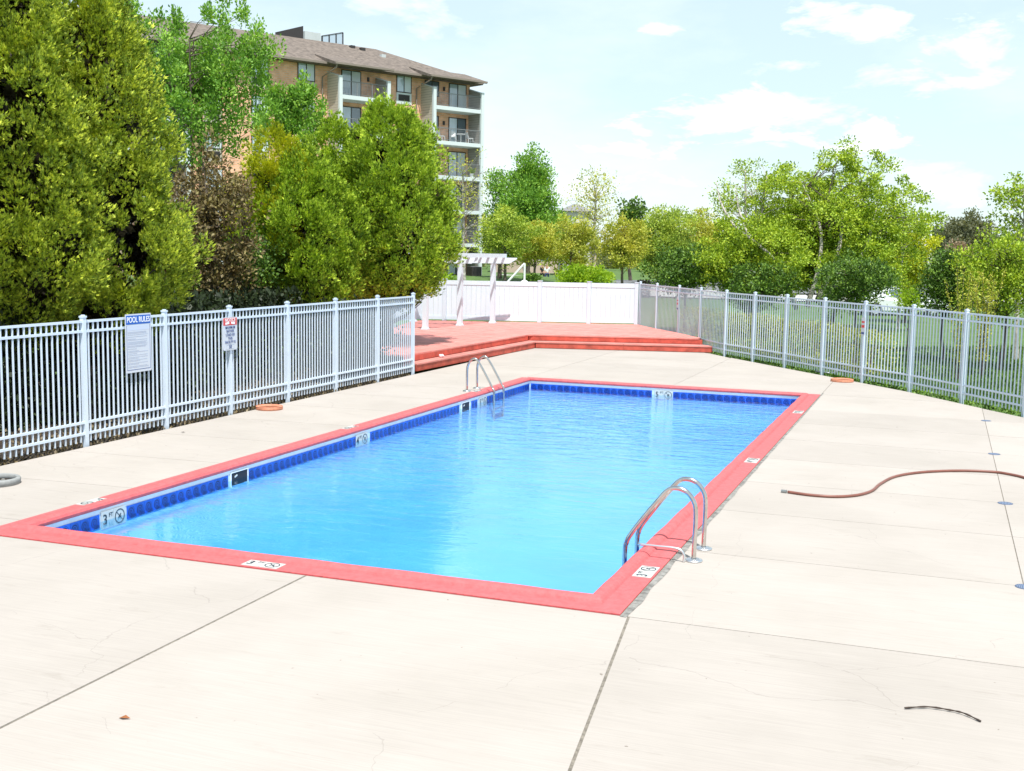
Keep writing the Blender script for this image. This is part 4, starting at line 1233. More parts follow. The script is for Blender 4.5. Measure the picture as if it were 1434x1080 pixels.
def grassfn(g, n):
    t = g.uniform(0, 1, n); s = g.uniform(0, 1, n) ** 1.4
    a = np.stack([11.9 - 9.5 * t, 12.9 + 14.5 * t], 1)
    return np.stack([a[:, 0] + s * 14 * .8 + .5, a[:, 1] + s * 14 * .6 + .3, np.zeros(n)], 1)
groundcover('grass', grassfn, 42000, .085, leafmat('grass_blade', (.05, .10, .018), (.095, .18, .03), (.16, .27, .05), .25, .8), 'mown grass behind the right fence', (-.12, -.09), seed=10, up=2.0)

# --- right-hand trees
def T(kind_, label, u, D_, vt, vb, rpx, mt, ncl, per, size, seed, **k):
    x, y = spot(u, D_)
    return broadleaf(kind_, label, x, y, zat(vt, D_, u), rpx * D_ / FPX, zat(vb, D_, u), mt, ncl, per, size, seed=seed, **k)
T('birch_tree', 'large spreading light green tree with leaning pale stems, tallest on the right', 1165, 46, 210, 428, 122, BIRCH, 640, 120, .10, 51, cr=(.28, .62), bark=BARKD, tr=.2, stems=4, flat=.6, upb=.1)
LB = T('birch_tree', 'thin open-crowned light green tree leaning left of the large spreading tree', 1048, 45, 226, 345, 62, BIRCH, 95, 70, .085, 52, cr=(.25, .55), bark=BARKW, tr=.12, stems=2, flat=.6, upb=.1)
def pxpt(u, v, D_):
    d = FWD + RIGHT * (u - CX) / FPX - UP * (v - CY) / FPX
    return EYE + d * D_
m_ = MB()
lbo = np.array(LB.location)
for st_, rr0 in (([(1115, 432, 44), (1100, 392, 43.2), (1082, 362, 42.6), (1052, 335, 42.4), (1028, 316, 43.0), (1010, 285, 43.5), (1003, 255, 44)], .10), ([(1060, 341, 43), (1046, 325, 43.2), (1034, 290, 43.5), (1030, 262, 44)], .07), ([(1130, 430, 44), (1145, 380, 44), (1150, 330, 44.5), (1138, 290, 45), (1120, 250, 45)], .10), ([(1145, 420, 44), (1172, 360, 44), (1180, 300, 44.5), (1176, 250, 45)], .11), ([(1150, 420, 44), (1205, 360, 44), (1225, 300, 44.5), (1232, 262, 45)], .09)):
    P_ = spline([pxpt(*q) - lbo for q in st_], 5)
    m_.tube(P_, [rr0 * (1 - .8 * i / len(P_)) for i in range(len(P_))], 7)
m_.build('limb', BARKW, LB, smooth=True)
T('leafy_tree', 'low light green tree filling the gap left of the leaning pale stems', 1055, 43.5, 300, 430, 85, BIRCH, 300, 110, .10, 53, cr=(.3, .6), tr=.1, flat=.7)
T('dark_shrub', 'dark green rounded shrub behind the right fence below the large spreading tree', 1204, 38, 357, 425, 56, DGREEN, 140, 75, .085, 54, cr=(.25, .45), tr=.07, cat='shrub', flat=.8)
T('dark_shrub', 'dark green shrub group behind the fence corner right of the vinyl fence', 962, 44, 345, 412, 50, DGREEN, 150, 70, .10, 55, cr=(.28, .5), tr=.07, cat='shrub', flat=.8)
T('dark_shrub', 'dark green low shrub between the fence corner shrubs and the large tree', 1062, 42, 368, 420, 58, DGREEN, 110, 60, .095, 56, cr=(.25, .45), tr=.06, cat='shrub', flat=.8)
T('leafy_tree', 'yellow-green small tree right of the large spreading tree', 1272, 52, 312, 415, 42, YELL, 110, 100, .11, 57, cr=(.35, .6), tr=.1, flat=.7)
T('leafy_tree', 'thin light green branches reaching right above the yellow-green small tree', 1262, 48, 282, 340, 34, BIRCH, 26, 40, .12, 58, cr=(.3, .5), tr=.06, flat=.5, bark=BARKW)
T('dark_shrub', 'dark rounded shrub near the right edge behind the fence', 1330, 33, 352, 440, 38, DGREEN, 150, 75, .075, 59, cr=(.2, .36), tr=.06, cat='shrub', flat=.9)
T('leafy_tree', 'light green tree at the right edge of the photo', 1432, 34, 248, 335, 52, BIRCH, 46, 55, .10, 60, cr=(.25, .45), tr=.09, flat=.6, bark=BARKW, upb=.2)
T('leafy_tree', 'dense light green bush at the right edge below the open tree', 1410, 31, 322, 450, 62, BIRCH, 200, 75, .075, 61, cr=(.22, .42), tr=.08, cat='shrub', flat=.8)
T('grey_green_tree', 'distant grey-green round tree on the skyline at the right', 1352, 120, 300, 362, 44, GREYG, 140, 60, .28, 62, cr=(.8, 1.5), tr=.35, flat=.7)
T('grey_green_tree', 'distant small dark pine on the skyline beside the white pole', 1310, 125, 318, 360, 16, DGREEN, 40, 45, .28, 63, cr=(.6, 1.0), tr=.2)
T('tan_shrub', 'pale tan leafless shrub below the distant grey-green tree', 1340, 90, 340, 380, 18, leafmat('tan_leaf', (.22, .16, .11), (.38, .28, .2), None, .3), 40, 45, .18, 64, cr=(.4, .8), tr=.1, cat='shrub')
def shoots(label, u, D_, vt, seed, n=9):
    """young upright shoots with small leaves up each stem"""
    g = np.random.default_rng(seed); x, y = spot(u, D_); H_ = zat(vt, D_, u)
    T_ = empty('young_shrub', (x, y, -.1), label=label, cat='shrub')
    m_ = MB(); P = []; D = []
    for i in range(n):
        a = g.uniform(0, 2 * PI); rr = g.uniform(.1, .55); h_ = H_ * g.uniform(.75, 1.05) + .1
        pts = spline([(0.05 * math.cos(a), .05 * math.sin(a), 0), (rr * .4 * math.cos(a), rr * .4 * math.sin(a), h_ * .5), (rr * math.cos(a), rr * math.sin(a), h_)], 10)
        m_.tube(pts, [.012 - .009 * j / len(pts) for j in range(len(pts))], 5)
        for j, p in enumerate(pts[4:]):
            for k in range(9):
                P.append(p + g.normal(0, .03, 3)); D.append(nrm(g.normal(size=3) + np.array([0, 0, .7])))
    V, F = leaves(np.array(P), np.array(D), .06 * g.uniform(.7, 1.3, len(P)), .5)
    link('foliage', np_mesh('foliage', V, F, SPRING), T_, kind='stuff'); m_.build('stems', BARKD, T_)
shoots('young shrub with upright yellow-green shoots in front of the dark rounded shrub', 1352, 28, 372, 71)
shoots('bushy young shrub with yellow shoots left of the right-edge bush', 1385, 29, 385, 72, 14)
T('leafy_shrub', 'pale sunlit low shrub between the two dark shrubs, in front of the parked white car', 1278, 36, 398, 440, 26, LIME, 34, 40, .08, 73, cr=(.2, .4), tr=.04, cat='shrub')

# --- middle distance trees beyond the vinyl fence
T('leafy_tree', 'tall dense green tree right of the apartment building', 738, 88, 210, 365, 50, MAPLE, 170, 140, .20, 81, cr=(.6, 1.2), tr=.25, flat=1.0, top=.45, upb=.7)
T('leafy_tree', 'tall open green treetop just right of the building edge', 700, 92, 232, 340, 22, MAPLE, 60, 60, .2, 80, cr=(.7, 1.2), tr=.2, flat=.8)
T('sparse_tree', 'sparse budding tree in front of the right balconies of the building', 655, 62, 205, 350, 42, SPRING, 80, 10, .11, 82, cr=(.35, .7), bark=BARKW, tr=.12, stems=2)
T('budding_tree', 'yellow-green budding tree just right of the building', 706, 70, 292, 368, 42, FRESH, 130, 75, .14, 83, cr=(.3, .7), tr=.14, group=None)
T('budding_tree', 'olive budding tree above the walking people', 750, 72, 310, 372, 30, SPRING, 80, 75, .14, 84, cr=(.3, .65), tr=.12)
T('budding_tree', 'tawny budding tree behind the low lime shrub', 800, 74, 296, 384, 36, TAWNY, 110, 75, .14, 85, cr=(.3, .7), tr=.12)
T('tall_sparse_tree', 'tall slender sparse tree with bare pale twigs in the middle of the skyline', 832, 76, 222, 384, 50, SPRING, 190, 16, .13, 86, cr=(.45, .9), bark=BARKW, tr=.16, top=.75, flat=1.1, upb=.8)
T('budding_tree', 'golden budding tree right of the tall sparse tree', 874, 74, 300, 380, 34, SPRING, 110, 75, .14, 87, cr=(.3, .7), tr=.12)
T('leafy_tree', 'distant dark green treetop behind the golden budding tree', 884, 110, 280, 345, 20, DGREEN, 50, 50, .3, 88, cr=(.8, 1.2), tr=.2)
T('leafy_tree', 'pale green wide tree in the hazy row left of the fence corner shrubs', 930, 95, 288, 392, 46, FRESH, 170, 130, .17, 89, cr=(.7, 1.2), tr=.2)
T('leafy_tree', 'pale tan-green tree further right in the hazy row', 985, 100, 296, 392, 42, SPRING, 120, 130, .17, 90, cr=(.7, 1.2), tr=.2)
T('leafy_tree', 'distant green tree between the sparse tree and the dense green tree', 786, 120, 300, 372, 30, BIRCH, 80, 60, .3, 91, cr=(.8, 1.4), tr=.2)
T('lime_shrub', 'rounded bright lime shrub just behind the vinyl fence', 822, 52, 373, 408, 38, LIME, 120, 60, .12, 92, cr=(.3, .5), tr=.05, cat='shrub', flat=.7)
T('lime_shrub', 'small green shrub on the lawn near the building corner', 745, 66, 384, 400, 10, DGREEN, 25, 40, .12, 93, cr=(.25, .4), tr=.03, cat='shrub')
T('lime_shrub', 'yellow-green shrub under the big evergreen by the pergola', 622, 44, 385, 420, 20, LIME, 40, 50, .12, 94, cr=(.3, .5), tr=.04, cat='shrub')
hedge_row('low_hedge', 'dark clipped low hedge by the road near the fence corner', [spot(893, 76), spot(912, 76)], .9, .95, leafmat('dark_hedge_leaf', (.02, .02, .015), (.05, .045, .035), None, .1), 1500, .1, 95)
# a wood along the horizon closes the view
FAR = leafmat('far_wood_leaf', (.07, .09, .035), (.14, .17, .06), (.22, .24, .09), .3, .05)
g = np.random.default_rng(97)
P = []; 
for u in np.arange(-900, 2500, 7.0):
    D_ = g.uniform(170, 230); x, y = spot(u, D_)
    if 40 < np.hypot(x, y): 
        hgt = 6.5 + 2.5 * math.sin(u * .013) + 1.8 * math.sin(u * .041 + 1) + g.uniform(-1, 1)
        for k in range(5):
            P.append((x + g.uniform(-3, 3), y + g.uniform(-3, 3), hgt * g.uniform(.1, .9)))
P = np.array(P)
V, F = clumps_to_leaves(P, g.uniform(1.4, 2.6, len(P)), 34, .75, .4, None, .8, .5)
link('far_wood', np_mesh('far_wood', V, F, FAR), None, kind='stuff', label='far green wood along the horizon behind everything')

# ------------------------------------------------------------------ apartment building
B = empty('apartment_building', (BP[0], BP[1], .55), math.atan2(BE[1], BE[0]), label='six-storey orange brick apartment block with balconies and brown hipped roof', cat='building')
# local frame: x along the facade (0 at its right end, negative to the left), y into the building, z up from +0.55
def bl(mb_, name, mt, par=None, **k):
    o = mb_.build(name, mt, par or B, **k)
    return o
ZB = .55
def Zb(z): return z - ZB
LEN = 46.0; DEP = 12.0
bl(MB().box((-LEN, 0, -.6), (0, DEP, Zb(16.5))), 'wall', BRICK)
# roof
ov = .75
ez, rz_ = Zb(16.55), Zb(19.3)
xe0, xe1, ye0, ye1 = -LEN - ov, .8, -ov, DEP + ov
yr = DEP / 2
m_ = MB()
m_.add([(xe0, ye0, ez), (xe1, ye0, ez), (xe1, ye1, ez), (xe0, ye1, ez), (-5.4, yr, rz_), (xe0 + 6.5, yr, rz_),
        (xe0, ye0, ez - .22), (xe1, ye0, ez - .22), (xe1, ye1, ez - .22), (xe0, ye1, ez - .22)],
       [(0, 1, 4, 5), (1, 2, 4), (2, 3, 5, 4), (3, 0, 5), (0, 6, 7, 1), (1, 7, 8, 2), (2, 8, 9, 3), (3, 9, 6, 0), (6, 9, 8, 7)])
roof = bl(m_, 'roof', ROOFM)
bl(MB().box((xe0, ye0 - .10, ez - .16), (xe1, ye0 - .005, ez + .0)), 'gutter', GUT)
def roof_y(z):   # y on the front slope at height z
    return ye0 + (z - ez) / (rz_ - ez) * (yr - ye0)
slabs = [Zb(z) for z in (14.15, 11.42, 8.68, 5.97, 3.28)]
bays = [(-4.93, 0.0), (-13.55, -9.1), (-29.9, -25.45), (-43.5, -39.0)]
FO = 1.75
lamp_me = MB().box((-.08, -.10, -.16), (.08, -.0, .16)).mesh('wall_lamp', DARKM)
def opening(x0, x1, z0, z1, y, name='window', nm=2, glassm=None, transom=False):
    f = MB()
    t = .06
    f.box((x0, y - .05, z0), (x0 + t, y + .01, z1)); f.box((x1 - t, y - .05, z0), (x1, y + .01, z1)); f.box((x0 + t, y - .05, z1 - t), (x1 - t, y + .01, z1)); f.box((x0 + t, y - .05, z0), (x1 - t, y + .01, z0 + t))
    for i in range(1, nm):
        xc = x0 + (x1 - x0) * i / nm; f.box((xc - t / 2, y - .048, z0 + t), (xc + t / 2, y + .01, z1 - t))
    wnd = bl(f, name, DARKM)
    for i in range(nm):
        xa = x0 + (x1 - x0) * i / nm + t * .6; xb = x0 + (x1 - x0) * (i + 1) / nm - t * .6
        MB().box((xa, y - .02, z0 + t), (xb, y - .004, z1 - t)).build('pane', (glassm or [GLASSB, GLASS])[i % 2], wnd)
    return wnd
for bi, (s0, s1) in enumerate(bays):
    # side screens with sloping tops
    for k, sx_ in enumerate((s0, s1)):
        a, b = (sx_, sx_ + .16) if k == 0 else (sx_ - .16, sx_)
        if bi == 0 and k == 1: a, b = -.12, .04
        zt_b, zt_f = Zb(15.95), Zb(15.5)
        m_ = MB()
        prof_ = [(-.003, -.5), (-FO + .12, -.5), (-FO + .12, zt_f), (-.003, zt_b)]
        m_.add([(a, p[0], p[1]) for p in prof_] + [(b, p[0], p[1]) for p in prof_], [(0, 3, 2, 1), (4, 5, 6, 7), (0, 1, 5, 4), (1, 2, 6, 5), (2, 3, 7, 6), (3, 0, 4, 7)])
        bl(m_, 'side_screen', SIDING if k == 0 else SIDING_SHADED)
        bl(MB().box((a - .06, -FO - .10, -.5), (b + .06, -FO + .118, zt_f + .04)), 'corner_trim', TRIM)
        bl(MB().beam(((a + b) / 2, -FO + .1, zt_f + .02), ((a + b) / 2, .0, zt_b + .02), .24, .05), 'cap_trim', TRIM)
    # bay roof reaching out over the balconies
    z_in = Zb(17.25); z_out = Zb(16.42)
    xa, xb = s0 - .55, s1 + .15
    yi = roof_y(z_in) - .05
    m_ = MB()
    m_.add([(xa, -FO - .35, z_out), (xb, -FO - .35, z_out), (xb, yi, z_in + .06), (xa, yi, z_in + .06),
            (xa, -FO - .35, z_out - .18), (xb, -FO - .35, z_out - .18), (xb, yi, z_in - .30), (xa, yi, z_in - .30)],
           [(0, 1, 2, 3), (7, 6, 5, 4), (0, 4, 5, 1), (1, 5, 6, 2), (2, 6, 7, 3), (3, 7, 4, 0)])
    bl(m_, 'bay_roof', ROOFM)
    bl(MB().box((xa, -FO - .46, z_out - .15), (xb, -FO - .352, z_out - .01)), 'gutter', GUT)
    bl(MB().tube([(xa + .1, -FO - .4, z_out - .15), (xa + .1, -FO - .3, z_out - .4), (xa + .05, -.12, z_out - .9), (xa + .05, -.12, 1)], .055, 8), 'downpipe', GUT)
    for k, z in enumerate(slabs):
        bl(MB().box((s0 + .165, -FO - .02, z - .30), (s1 - .165 if not (bi == 0) else -.125, -.004, z)), 'balcony_slab', TRIM)
        if bi == 3: continue
        r_ = MB(); x0_, x1_ = s0 + .22, (s1 - .22 if bi else -.18)
        r_.beam((x0_, -FO + .02, z + 1.02), (x1_, -FO + .02, z + 1.02), .05, .05); r_.beam((x0_, -FO + .02, z + .10), (x1_, -FO + .02, z + .10), .03, .03)
        for xx in np.arange(x0_ + .12, x1_, .125):
            r_.beam((xx, -FO + .02, z + .1), (xx, -FO + .02, z + 1.0), .016, .016, (0, 1, 0))
        for xx in (x0_ + (x1_ - x0_) / 3, x0_ + 2 * (x1_ - x0_) / 3):
            r_.beam((xx, -FO + .02, z), (xx, -FO + .02, z + 1.02), .045, .045, (0, 1, 0))
        bl(r_, 'railing', RAILM, kind='stuff')
    for k, z in enumerate(slabs + [Zb(.62)]):
        if bi == 3: continue
        xd0 = s0 + (s1 - s0) * .56; xd1 = s0 + (s1 - s0) * .92
        if bi == 1: xd0, xd1 = -12.35, -10.6
        opening(xd0, xd1, z + .03, z + 2.12, -.02, 'sliding_door', 2, [CURT if k % 3 == 2 else GLASSB, GLASS if k % 2 else CURT])
        if bi == 0: opening(s0 + .35, s0 + 1.75, z + .9, z + 2.12, -.02, 'window', 2, [GLASS, GLASS])
        o = link('wall_lamp', lamp_me, B); o.location = (xd0 - .5 if bi != 1 else -9.95, -.01, z + 1.6)
# stacked windows with the grille panels between floors
for xw0, xw1 in ((-7.31, -5.88), (-16.1, -14.65), (-19.9, -18.5), (-23.6, -22.2), (-33.5, -32.1), (-37.5, -36.1)):
    for z in slabs + [Zb(.62)]:
        opening(xw0, xw1, z + .92, z + 2.28, -.02, 'window', 2, [GLASSB, CURT])
        bl(MB().box((xw0, -.05, z + .02), (xw1, .01, z + .90)), 'panel_below_window', TRIM if xw0 > -10 else SIDING)
        gr = MB()
        for q in range(5): gr.box((xw0 + .2, -.075, z + .30 + q * .09), (xw1 - .2, -.052, z + .36 + q * .09))
        gr.box((xw0 + .18, -.06, z + .27), (xw1 - .18, -.051, z + .76))
        bl(gr, 'air_grille', DARKM)
# rooftop plant: dark screen, metal box, glazed screen, vents, all near the ridge
yy_ = yr + .3
m_ = MB(); m_.add([(-14.5, yy_, Zb(19.0)), (-12.05, yy_, Zb(19.0)), (-12.05, yy_, Zb(20.35)), (-14.5, yy_, Zb(19.55)), (-14.5, yy_ + .1, Zb(19.0)), (-12.05, yy_ + .1, Zb(19.0)), (-12.05, yy_ + .1, Zb(20.35)), (-14.5, yy_ + .1, Zb(19.55))],
                 [(0, 1, 2, 3), (7, 6, 5, 4), (0, 4, 5, 1), (1, 5, 6, 2), (2, 6, 7, 3), (3, 7, 4, 0)])
bl(m_, 'roof_screen', DARKM)
m_ = MB().box((-11.9, yy_, Zb(19.1)), (-10.45, yy_ + 1.2, Zb(19.98)))
for i in range(6): m_.box((-11.2 + i * .12, yy_ - .02, Zb(19.35)), (-11.15 + i * .12, yy_ - .001, Zb(19.95)))
bl(m_, 'roof_unit', GREYM)
m_ = MB()
xs_ = [-10.3, -9.65, -9.0, -8.36]
for i, xx in enumerate(xs_): m_.box((xx - .05, yy_, Zb(19.1)), (xx + .05, yy_ + .1, Zb(19.80 + .17 * i)))
for i in range(3): m_.beam((xs_[i], yy_ + .05, Zb(19.80 + .17 * i)), (xs_[i + 1], yy_ + .05, Zb(19.97 + .17 * i)), .08, .06)
fr_ = bl(m_, 'glazed_screen', DARKM)
for i in range(3):
    p = MB(); za, zb_ = Zb(19.77 + .17 * i), Zb(19.93 + .17 * i)
    p.add([(xs_[i] + .05, yy_ + .04, Zb(19.1)), (xs_[i + 1] - .05, yy_ + .04, Zb(19.1)), (xs_[i + 1] - .05, yy_ + .04, zb_), (xs_[i] + .05, yy_ + .04, za), (xs_[i] + .05, yy_ + .06, Zb(19.1)), (xs_[i + 1] - .05, yy_ + .06, Zb(19.1)), (xs_[i + 1] - .05, yy_ + .06, zb_), (xs_[i] + .05, yy_ + .06, za)],
          [(0, 1, 2, 3), (7, 6, 5, 4), (0, 4, 5, 1), (1, 5, 6, 2), (2, 6, 7, 3), (3, 7, 4, 0)])
    p.build('pane', GLASSB, fr_)
for sx_, zz in ((-8.15, 19.0), (-7.4, 18.85), (-6.3, 18.3)):
    bl(MB().box((sx_ - .2, roof_y(Zb(zz)) - .2, Zb(zz) - .1), (sx_ + .2, roof_y(Zb(zz)) + .15, Zb(zz) + .16)), 'roof_vent', GREYM if zz < 18.5 else DARKM)
# balcony furniture on the fifth and fourth floor
def bw(s, yl, z):    # building local -> world
    q = BP + BE * s - BN * yl
    return (float(q[0]), float(q[1]), z)
def patio_chair(s, yl, z, rz, mt, label):
    C_ = empty('patio_chair', bw(s, yl, z), math.atan2(BE[1], BE[0]) + rz, label=label, cat='chair', group='patio chairs on the fifth floor balcony')
    MB().box((-.23, -.22, .40), (.23, .22, .44)).build('seat', mt, C_)
    MB().add([(-.23, .2, .42), (.23, .2, .42), (.23, .30, .88), (-.23, .30, .88), (-.23, .23, .42), (.23, .23, .42), (.23, .33, .88), (-.23, .33, .88)], [(0, 1, 2, 3), (7, 6, 5, 4), (0, 4, 5, 1), (1, 5, 6, 2), (2, 6, 7, 3), (3, 7, 4, 0)]).build('backrest', mt, C_)
    for a in (-1, 1):
        for b in (-1, 1):
            MB().tube([(a * .2, b * .19, .41), (a * .23, b * .22, 0)], .018, 6).build('leg', mt, C_)
CH = mat('white_resin', (.75, .76, .78), .5)
patio_chair(-3.6, -1.0, 11.43, .4, CH, 'leftmost white patio chair on the upper balcony of the apartment block')
patio_chair(-2.6, -1.25, 11.43, -.5, CH, 'white patio chair in the middle of the upper balcony of the apartment block')
patio_chair(-.8, -1.1, 11.43, 1.4, CH, 'rightmost white patio chair on the upper balcony of the apartment block')
tb = empty('patio_table', bw(-1.7, -1.1, 11.43), 0, label='round white patio table between the chairs on the upper balcony', cat='table')
MB().lathe((0, 0, .68), [(0, .03), (.42, .03), (.42, 0), (0, 0)], 20).build('tabletop', CH, tb); MB().tube([(0, 0, .68), (0, 0, 0)], .035, 8).build('pedestal', CH, tb)
pp = empty('potted_plant', bw(-.75, -1.4, 8.70), 0, label='potted plant on the middle right balcony of the apartment block', cat='plant')
MB().lathe((0, 0, 0), [(0, 0), (.13, 0), (.17, .3), (.15, .3), (.0, .26)], 14).build('pot', CH, pp)
V, F = leaves(np.tile([[0, 0, .3]], (60, 1)) + rng.normal(0, .05, (60, 3)), nrm(rng.normal(size=(60, 3)) * .6 + [0, 0, 1]), np.full(60, .4), .25)
link('foliage', np_mesh('foliage', V, F, LIME), pp, kind='stuff')
# dark air conditioner by the ground floor wall
ac = empty('air_conditioner', bw(-1.3, -2.6, .55), math.atan2(BE[1], BE[0]), label='dark boxy air conditioner on the ground by the apartment block corner', cat='air conditioner')
MB().box((-.5, -.4, 0), (.5, .4, .85)).build('casing', DARKM, ac, bevel=.04)
MB().lathe((0, 0, .85), [(0, .01), (.3, .01), (.32, .0)], 20).build('fan_grille', RAILM, ac)

# ------------------------------------------------------------------ far low buildings
def low_building(label, u0, u1, D_, vt, vb, mt, roofm, rise=.8):
    a = np.array(spot(u0, D_)); b = np.array(spot(u1, D_)); d = b - a; L = np.linalg.norm(d); an = math.atan2(d[1], d[0])
    zt_ = zat(vt, D_, (u0 + u1) / 2); z0_ = float(terrain_z(np.array(a[0]), np.array(a[1])))
    T_ = empty('low_building', (a[0], a[1], z0_), an, label=label, cat='building')
    h_ = zt_ - z0_
    MB().box((0, 0, -.3), (L, 9, h_)).build('wall', mt, T_)
    MB().add([(-.4, -.4, h_), (L + .4, -.4, h_), (L + .4, 9.4, h_), (-.4, 9.4, h_), (1.5, 4.5, h_ + rise), (L - 1.5, 4.5, h_ + rise)], [(0, 1, 5, 4), (1, 2, 5), (2, 3, 4, 5), (3, 0, 4), (3, 2, 1, 0)]).build('roof', roofm, T_)
    k = int(L / 4)
    for i in range(k):
        xc = (i + .5) * L / k
        f = MB().box((xc - .7, -.04, h_ * .45), (xc + .7, .01, h_ * .8)).build('window', TRIM, T_)
        MB().box((xc - .6, -.06, h_ * .48), (xc + .6, -.041, h_ * .77)).build('pane', GLASS, f)
low_building('long low pale brick building behind the trees right of the apartment block', 690, 835, 150, 346, 376, mat('pale_pink_render', (.48, .38, .32), .9), ROOFM, 1.5)
low_building('pale distant house with grey roof behind the tall sparse tree', 786, 826, 135, 296, 340, mat('pale_cream_render', (.62, .60, .58), .9), mat('grey_shingle', (.2, .2, .21), .9), 1.0)
low_building('small pale house far right behind the tan shrub', 1302, 1345, 140, 345, 372, mat('pale_cream_wall', (.6, .55, .5), .9), mat('white_roof', (.6, .62, .65), .9), 1.2)

# ------------------------------------------------------------------ street furniture and far things
x, y = spot(1301.5, 80)
lp = empty('street_lamp', (x, y, -.1), label='thin white lamp pole rising above the shrubs on the right skyline', cat='street lamp')
zt_ = zat(318, 80, 1301) + .1
MB().tube([(0, 0, 0), (0, 0, zt_)], [.11, .07], 8).build('pole', CH, lp); MB().box((-.22, -.1, zt_), (.22, .1, zt_ + .14)).build('lamp_head', CH, lp)
x, y = spot(1282, 95)
lp = empty('street_lamp', (x, y, -.1), label='curved grey street lamp behind the top of the yellow-green small tree', cat='street lamp')
zt_ = zat(298, 95, 1282)
MB().tube(spline([(0, 0, 0), (0, 0, zt_ * .8), (-.1, 0, zt_), (-.6, -.1, zt_ + .55), (-1.2, -.2, zt_ + .5)], 5), .07, 8).build('pole', GREYM, lp); MB().box((-1.6, -.3, zt_ + .4), (-1.1, -.1, zt_ + .52)).build('lamp_head', GREYM, lp)
# white frame behind the fence
x, y = spot(735, 52)
xb_, yb_ = spot(711, 52)
fr = empty('white_frame', (x, y, -.1), label='white slanting metal frame on the lawn behind the vinyl fence', cat='frame')
zt_ = zat(369, 52, 735) + .1
MB().tube([(0, 0, 0), (0, 0, zt_)], .05, 8).build('upright', CH, fr); MB().tube([(0, 0, zt_), (xb_ - x, yb_ - y, zat(396, 52) + .1), ((xb_ - x) * 2.2, (yb_ - y) * 2.2, .1)], .05, 8).build('slanting_bar', CH, fr)
MB().lathe((0, 0, zat(394, 52) - .05), [(.0, .22), (.12, .18), (.3, 0)], 12).build('base_cover', CH, fr)

# parked car, mostly hidden behind shrubs
CARP = mat('white_car_paint', (.72, .76, .80), .2)
TYRE = mat('tyre_rubber', (.02, .02, .02), .8)
x, y = spot(1262, 58)
dx = math.atan2(RIGHT[1], RIGHT[0])
car = empty('parked_car', (x, y, -.1), dx, label='white parked car glimpsed between the dark shrubs behind the right fence', cat='car')
sec = [(-2.25, .45), (-2.2, .85), (-1.5, .95), (-.9, 1.40), (.75, 1.42), (1.45, 1.0), (2.15, .88), (2.25, .45), (2.1, .25), (-2.1, .25)]
m_ = MB(); n = len(sec)
m_.add([(a, -.85 * (1 if b < 1 else .8), b) for a, b in sec] + [(a, .85 * (1 if b < 1 else .8), b) for a, b in sec], [tuple(range(n)), tuple(reversed(range(n, 2 * n)))] + [(i, n + i, n + (i + 1) % n, (i + 1) % n) for i in range(n)])
m_.build('body', CARP, car, bevel=.06)
for a, b in ((-.85, .0), (.08, .8)):
    MB().add([(a, -.80, 1.0), (b + .1, -.80, 1.0), (b, -.705, 1.33), (a + .12, -.705, 1.33), (a, -.82, 1.0), (b + .1, -.82, 1.0), (b, -.725, 1.33), (a + .12, -.725, 1.33)], [(0, 1, 2, 3), (7, 6, 5, 4), (0, 4, 5, 1), (1, 5, 6, 2), (2, 6, 7, 3), (3, 7, 4, 0)]).build('side_window', GLASS, car)
for a in (-1.4, 1.4):
    for b in (-.80, .80):
        wv = MB().tube([(a, b - .1, .33), (a, b + .1, .33)], .33, 20).build('wheel', TYRE, car)
        MB().tube([(a, b - .115, .33), (a, b + .115, .33)], .2, 14).build('rim', GREYM, wv)
for a in (-2.2, 2.2):
    MB().box((a - .04, -.7, .62), (a + .04, -.45, .76)).build('headlight', GLASSB, car)
    MB().box((a - .04, .45, .62), (a + .04, .7, .76)).build('headlight', GLASSB, car)

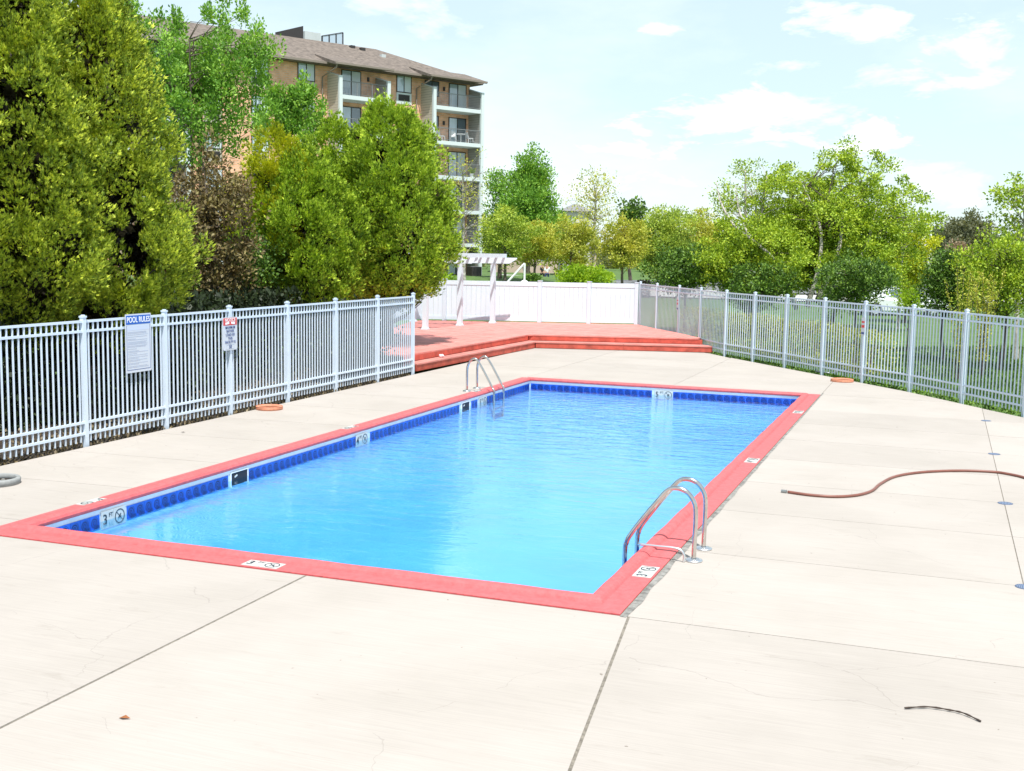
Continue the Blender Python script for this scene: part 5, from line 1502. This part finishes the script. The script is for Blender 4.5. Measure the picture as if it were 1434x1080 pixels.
# two people walking
SKIN = mat('skin', (.45, .27, .19), .6)
def skinmesh(name, nodes, edges, mt, parent, lv=1):
    me = bpy.data.meshes.new(name); me.from_pydata([n[:3] for n in nodes], edges, []); me.materials.append(mt)
    o = link(name, me, parent)
    sk = o.modifiers.new('skin', 'SKIN'); me.skin_vertices.new() if not me.skin_vertices else None
    for i, n_ in enumerate(nodes):
        r = n_[3]; me.skin_vertices[0].data[i].radius = (r, r if len(n_) < 5 else n_[4])
    me.skin_vertices[0].data[0].use_root = True
    sb = o.modifiers.new('sub', 'SUBSURF'); sb.levels = lv; sb.render_levels = lv
    return o
def person(label, x, y, rz, topm, legm, hairm, st=1):
    z = -.1
    P_ = empty('person', (x, y, z), rz, label=label, cat='person')
    s = st * .16
    nodes = [(0, 0, .92, .14, .10), (0, 0, 1.12, .125, .09), (0, 0, 1.34, .16, .10), (0, 0, 1.46, .06, .06), (0, .01, 1.56, .075, .085), (0, .01, 1.68, .07, .08),
             (-.09, s * .4, .86, .085, .085), (-.10, s * .9, .48, .055, .06), (-.10, s * 1.2, .08, .04, .045), (-.10, s * 1.2 + .13, .03, .035, .03),
             (.09, -s * .4, .86, .085, .085), (.10, -s * .6, .48, .055, .06), (.10, -s * 1.6, .10, .04, .045), (.10, -s * 1.6 + .13, .04, .035, .03),
             (-.19, 0, 1.40, .05, .05), (-.25, -.05, 1.14, .04, .04), (-.24, .08, .92, .03, .03), (-.24, .12, .84, .03, .02),
             (.19, 0, 1.40, .05, .05), (.25, .05, 1.14, .04, .04), (.24, .14, .94, .03, .03), (.24, .18, .86, .03, .02)]
    ed = [(0, 1), (1, 2), (2, 3), (3, 4), (4, 5), (0, 6), (6, 7), (7, 8), (8, 9), (0, 10), (10, 11), (11, 12), (12, 13), (2, 14), (14, 15), (15, 16), (16, 17), (2, 18), (18, 19), (19, 20), (20, 21)]
    skinmesh('body', nodes, ed, SKIN, P_)
    g_ = lambda i, e=.015: (*nodes[i][:3], nodes[i][3] + e, nodes[i][4] + e)
    skinmesh('shirt', [g_(1, .025), g_(2, .025), g_(14), g_(15), g_(18), g_(19), (0, 0, .95, .16, .12)], [(6, 0), (0, 1), (1, 2), (2, 3), (1, 4), (4, 5)], topm, P_)
    skinmesh('trousers', [(0, 0, .95, .15, .11), g_(6, .02), g_(7, .02), g_(8, .02), g_(10, .02), g_(11, .02), g_(12, .02)], [(0, 1), (1, 2), (2, 3), (0, 4), (4, 5), (5, 6)], legm, P_)
    skinmesh('hair', [(0, -.02, 1.62, .075, .08), (0, -.02, 1.72, .07, .07)], [(0, 1)], hairm, P_)
BLK = mat('black_cloth', (.02, .02, .025), .9); NAVY = mat('navy_cloth', (.03, .05, .16), .9); WCL = mat('white_cloth', (.75, .78, .8), .9); HAIR = mat('dark_hair', (.03, .02, .015), .7)
ang = math.atan2(FWD[1], FWD[0]) + PI / 2
x, y = spot(760, 104); person('person in dark clothes walking on the path behind the vinyl fence', x, y, ang + .6, BLK, BLK, HAIR, 1)
x, y = spot(766.5, 103); person('person in white top and navy trousers walking on the path behind the vinyl fence', x, y, ang - .3, WCL, NAVY, HAIR, -1)
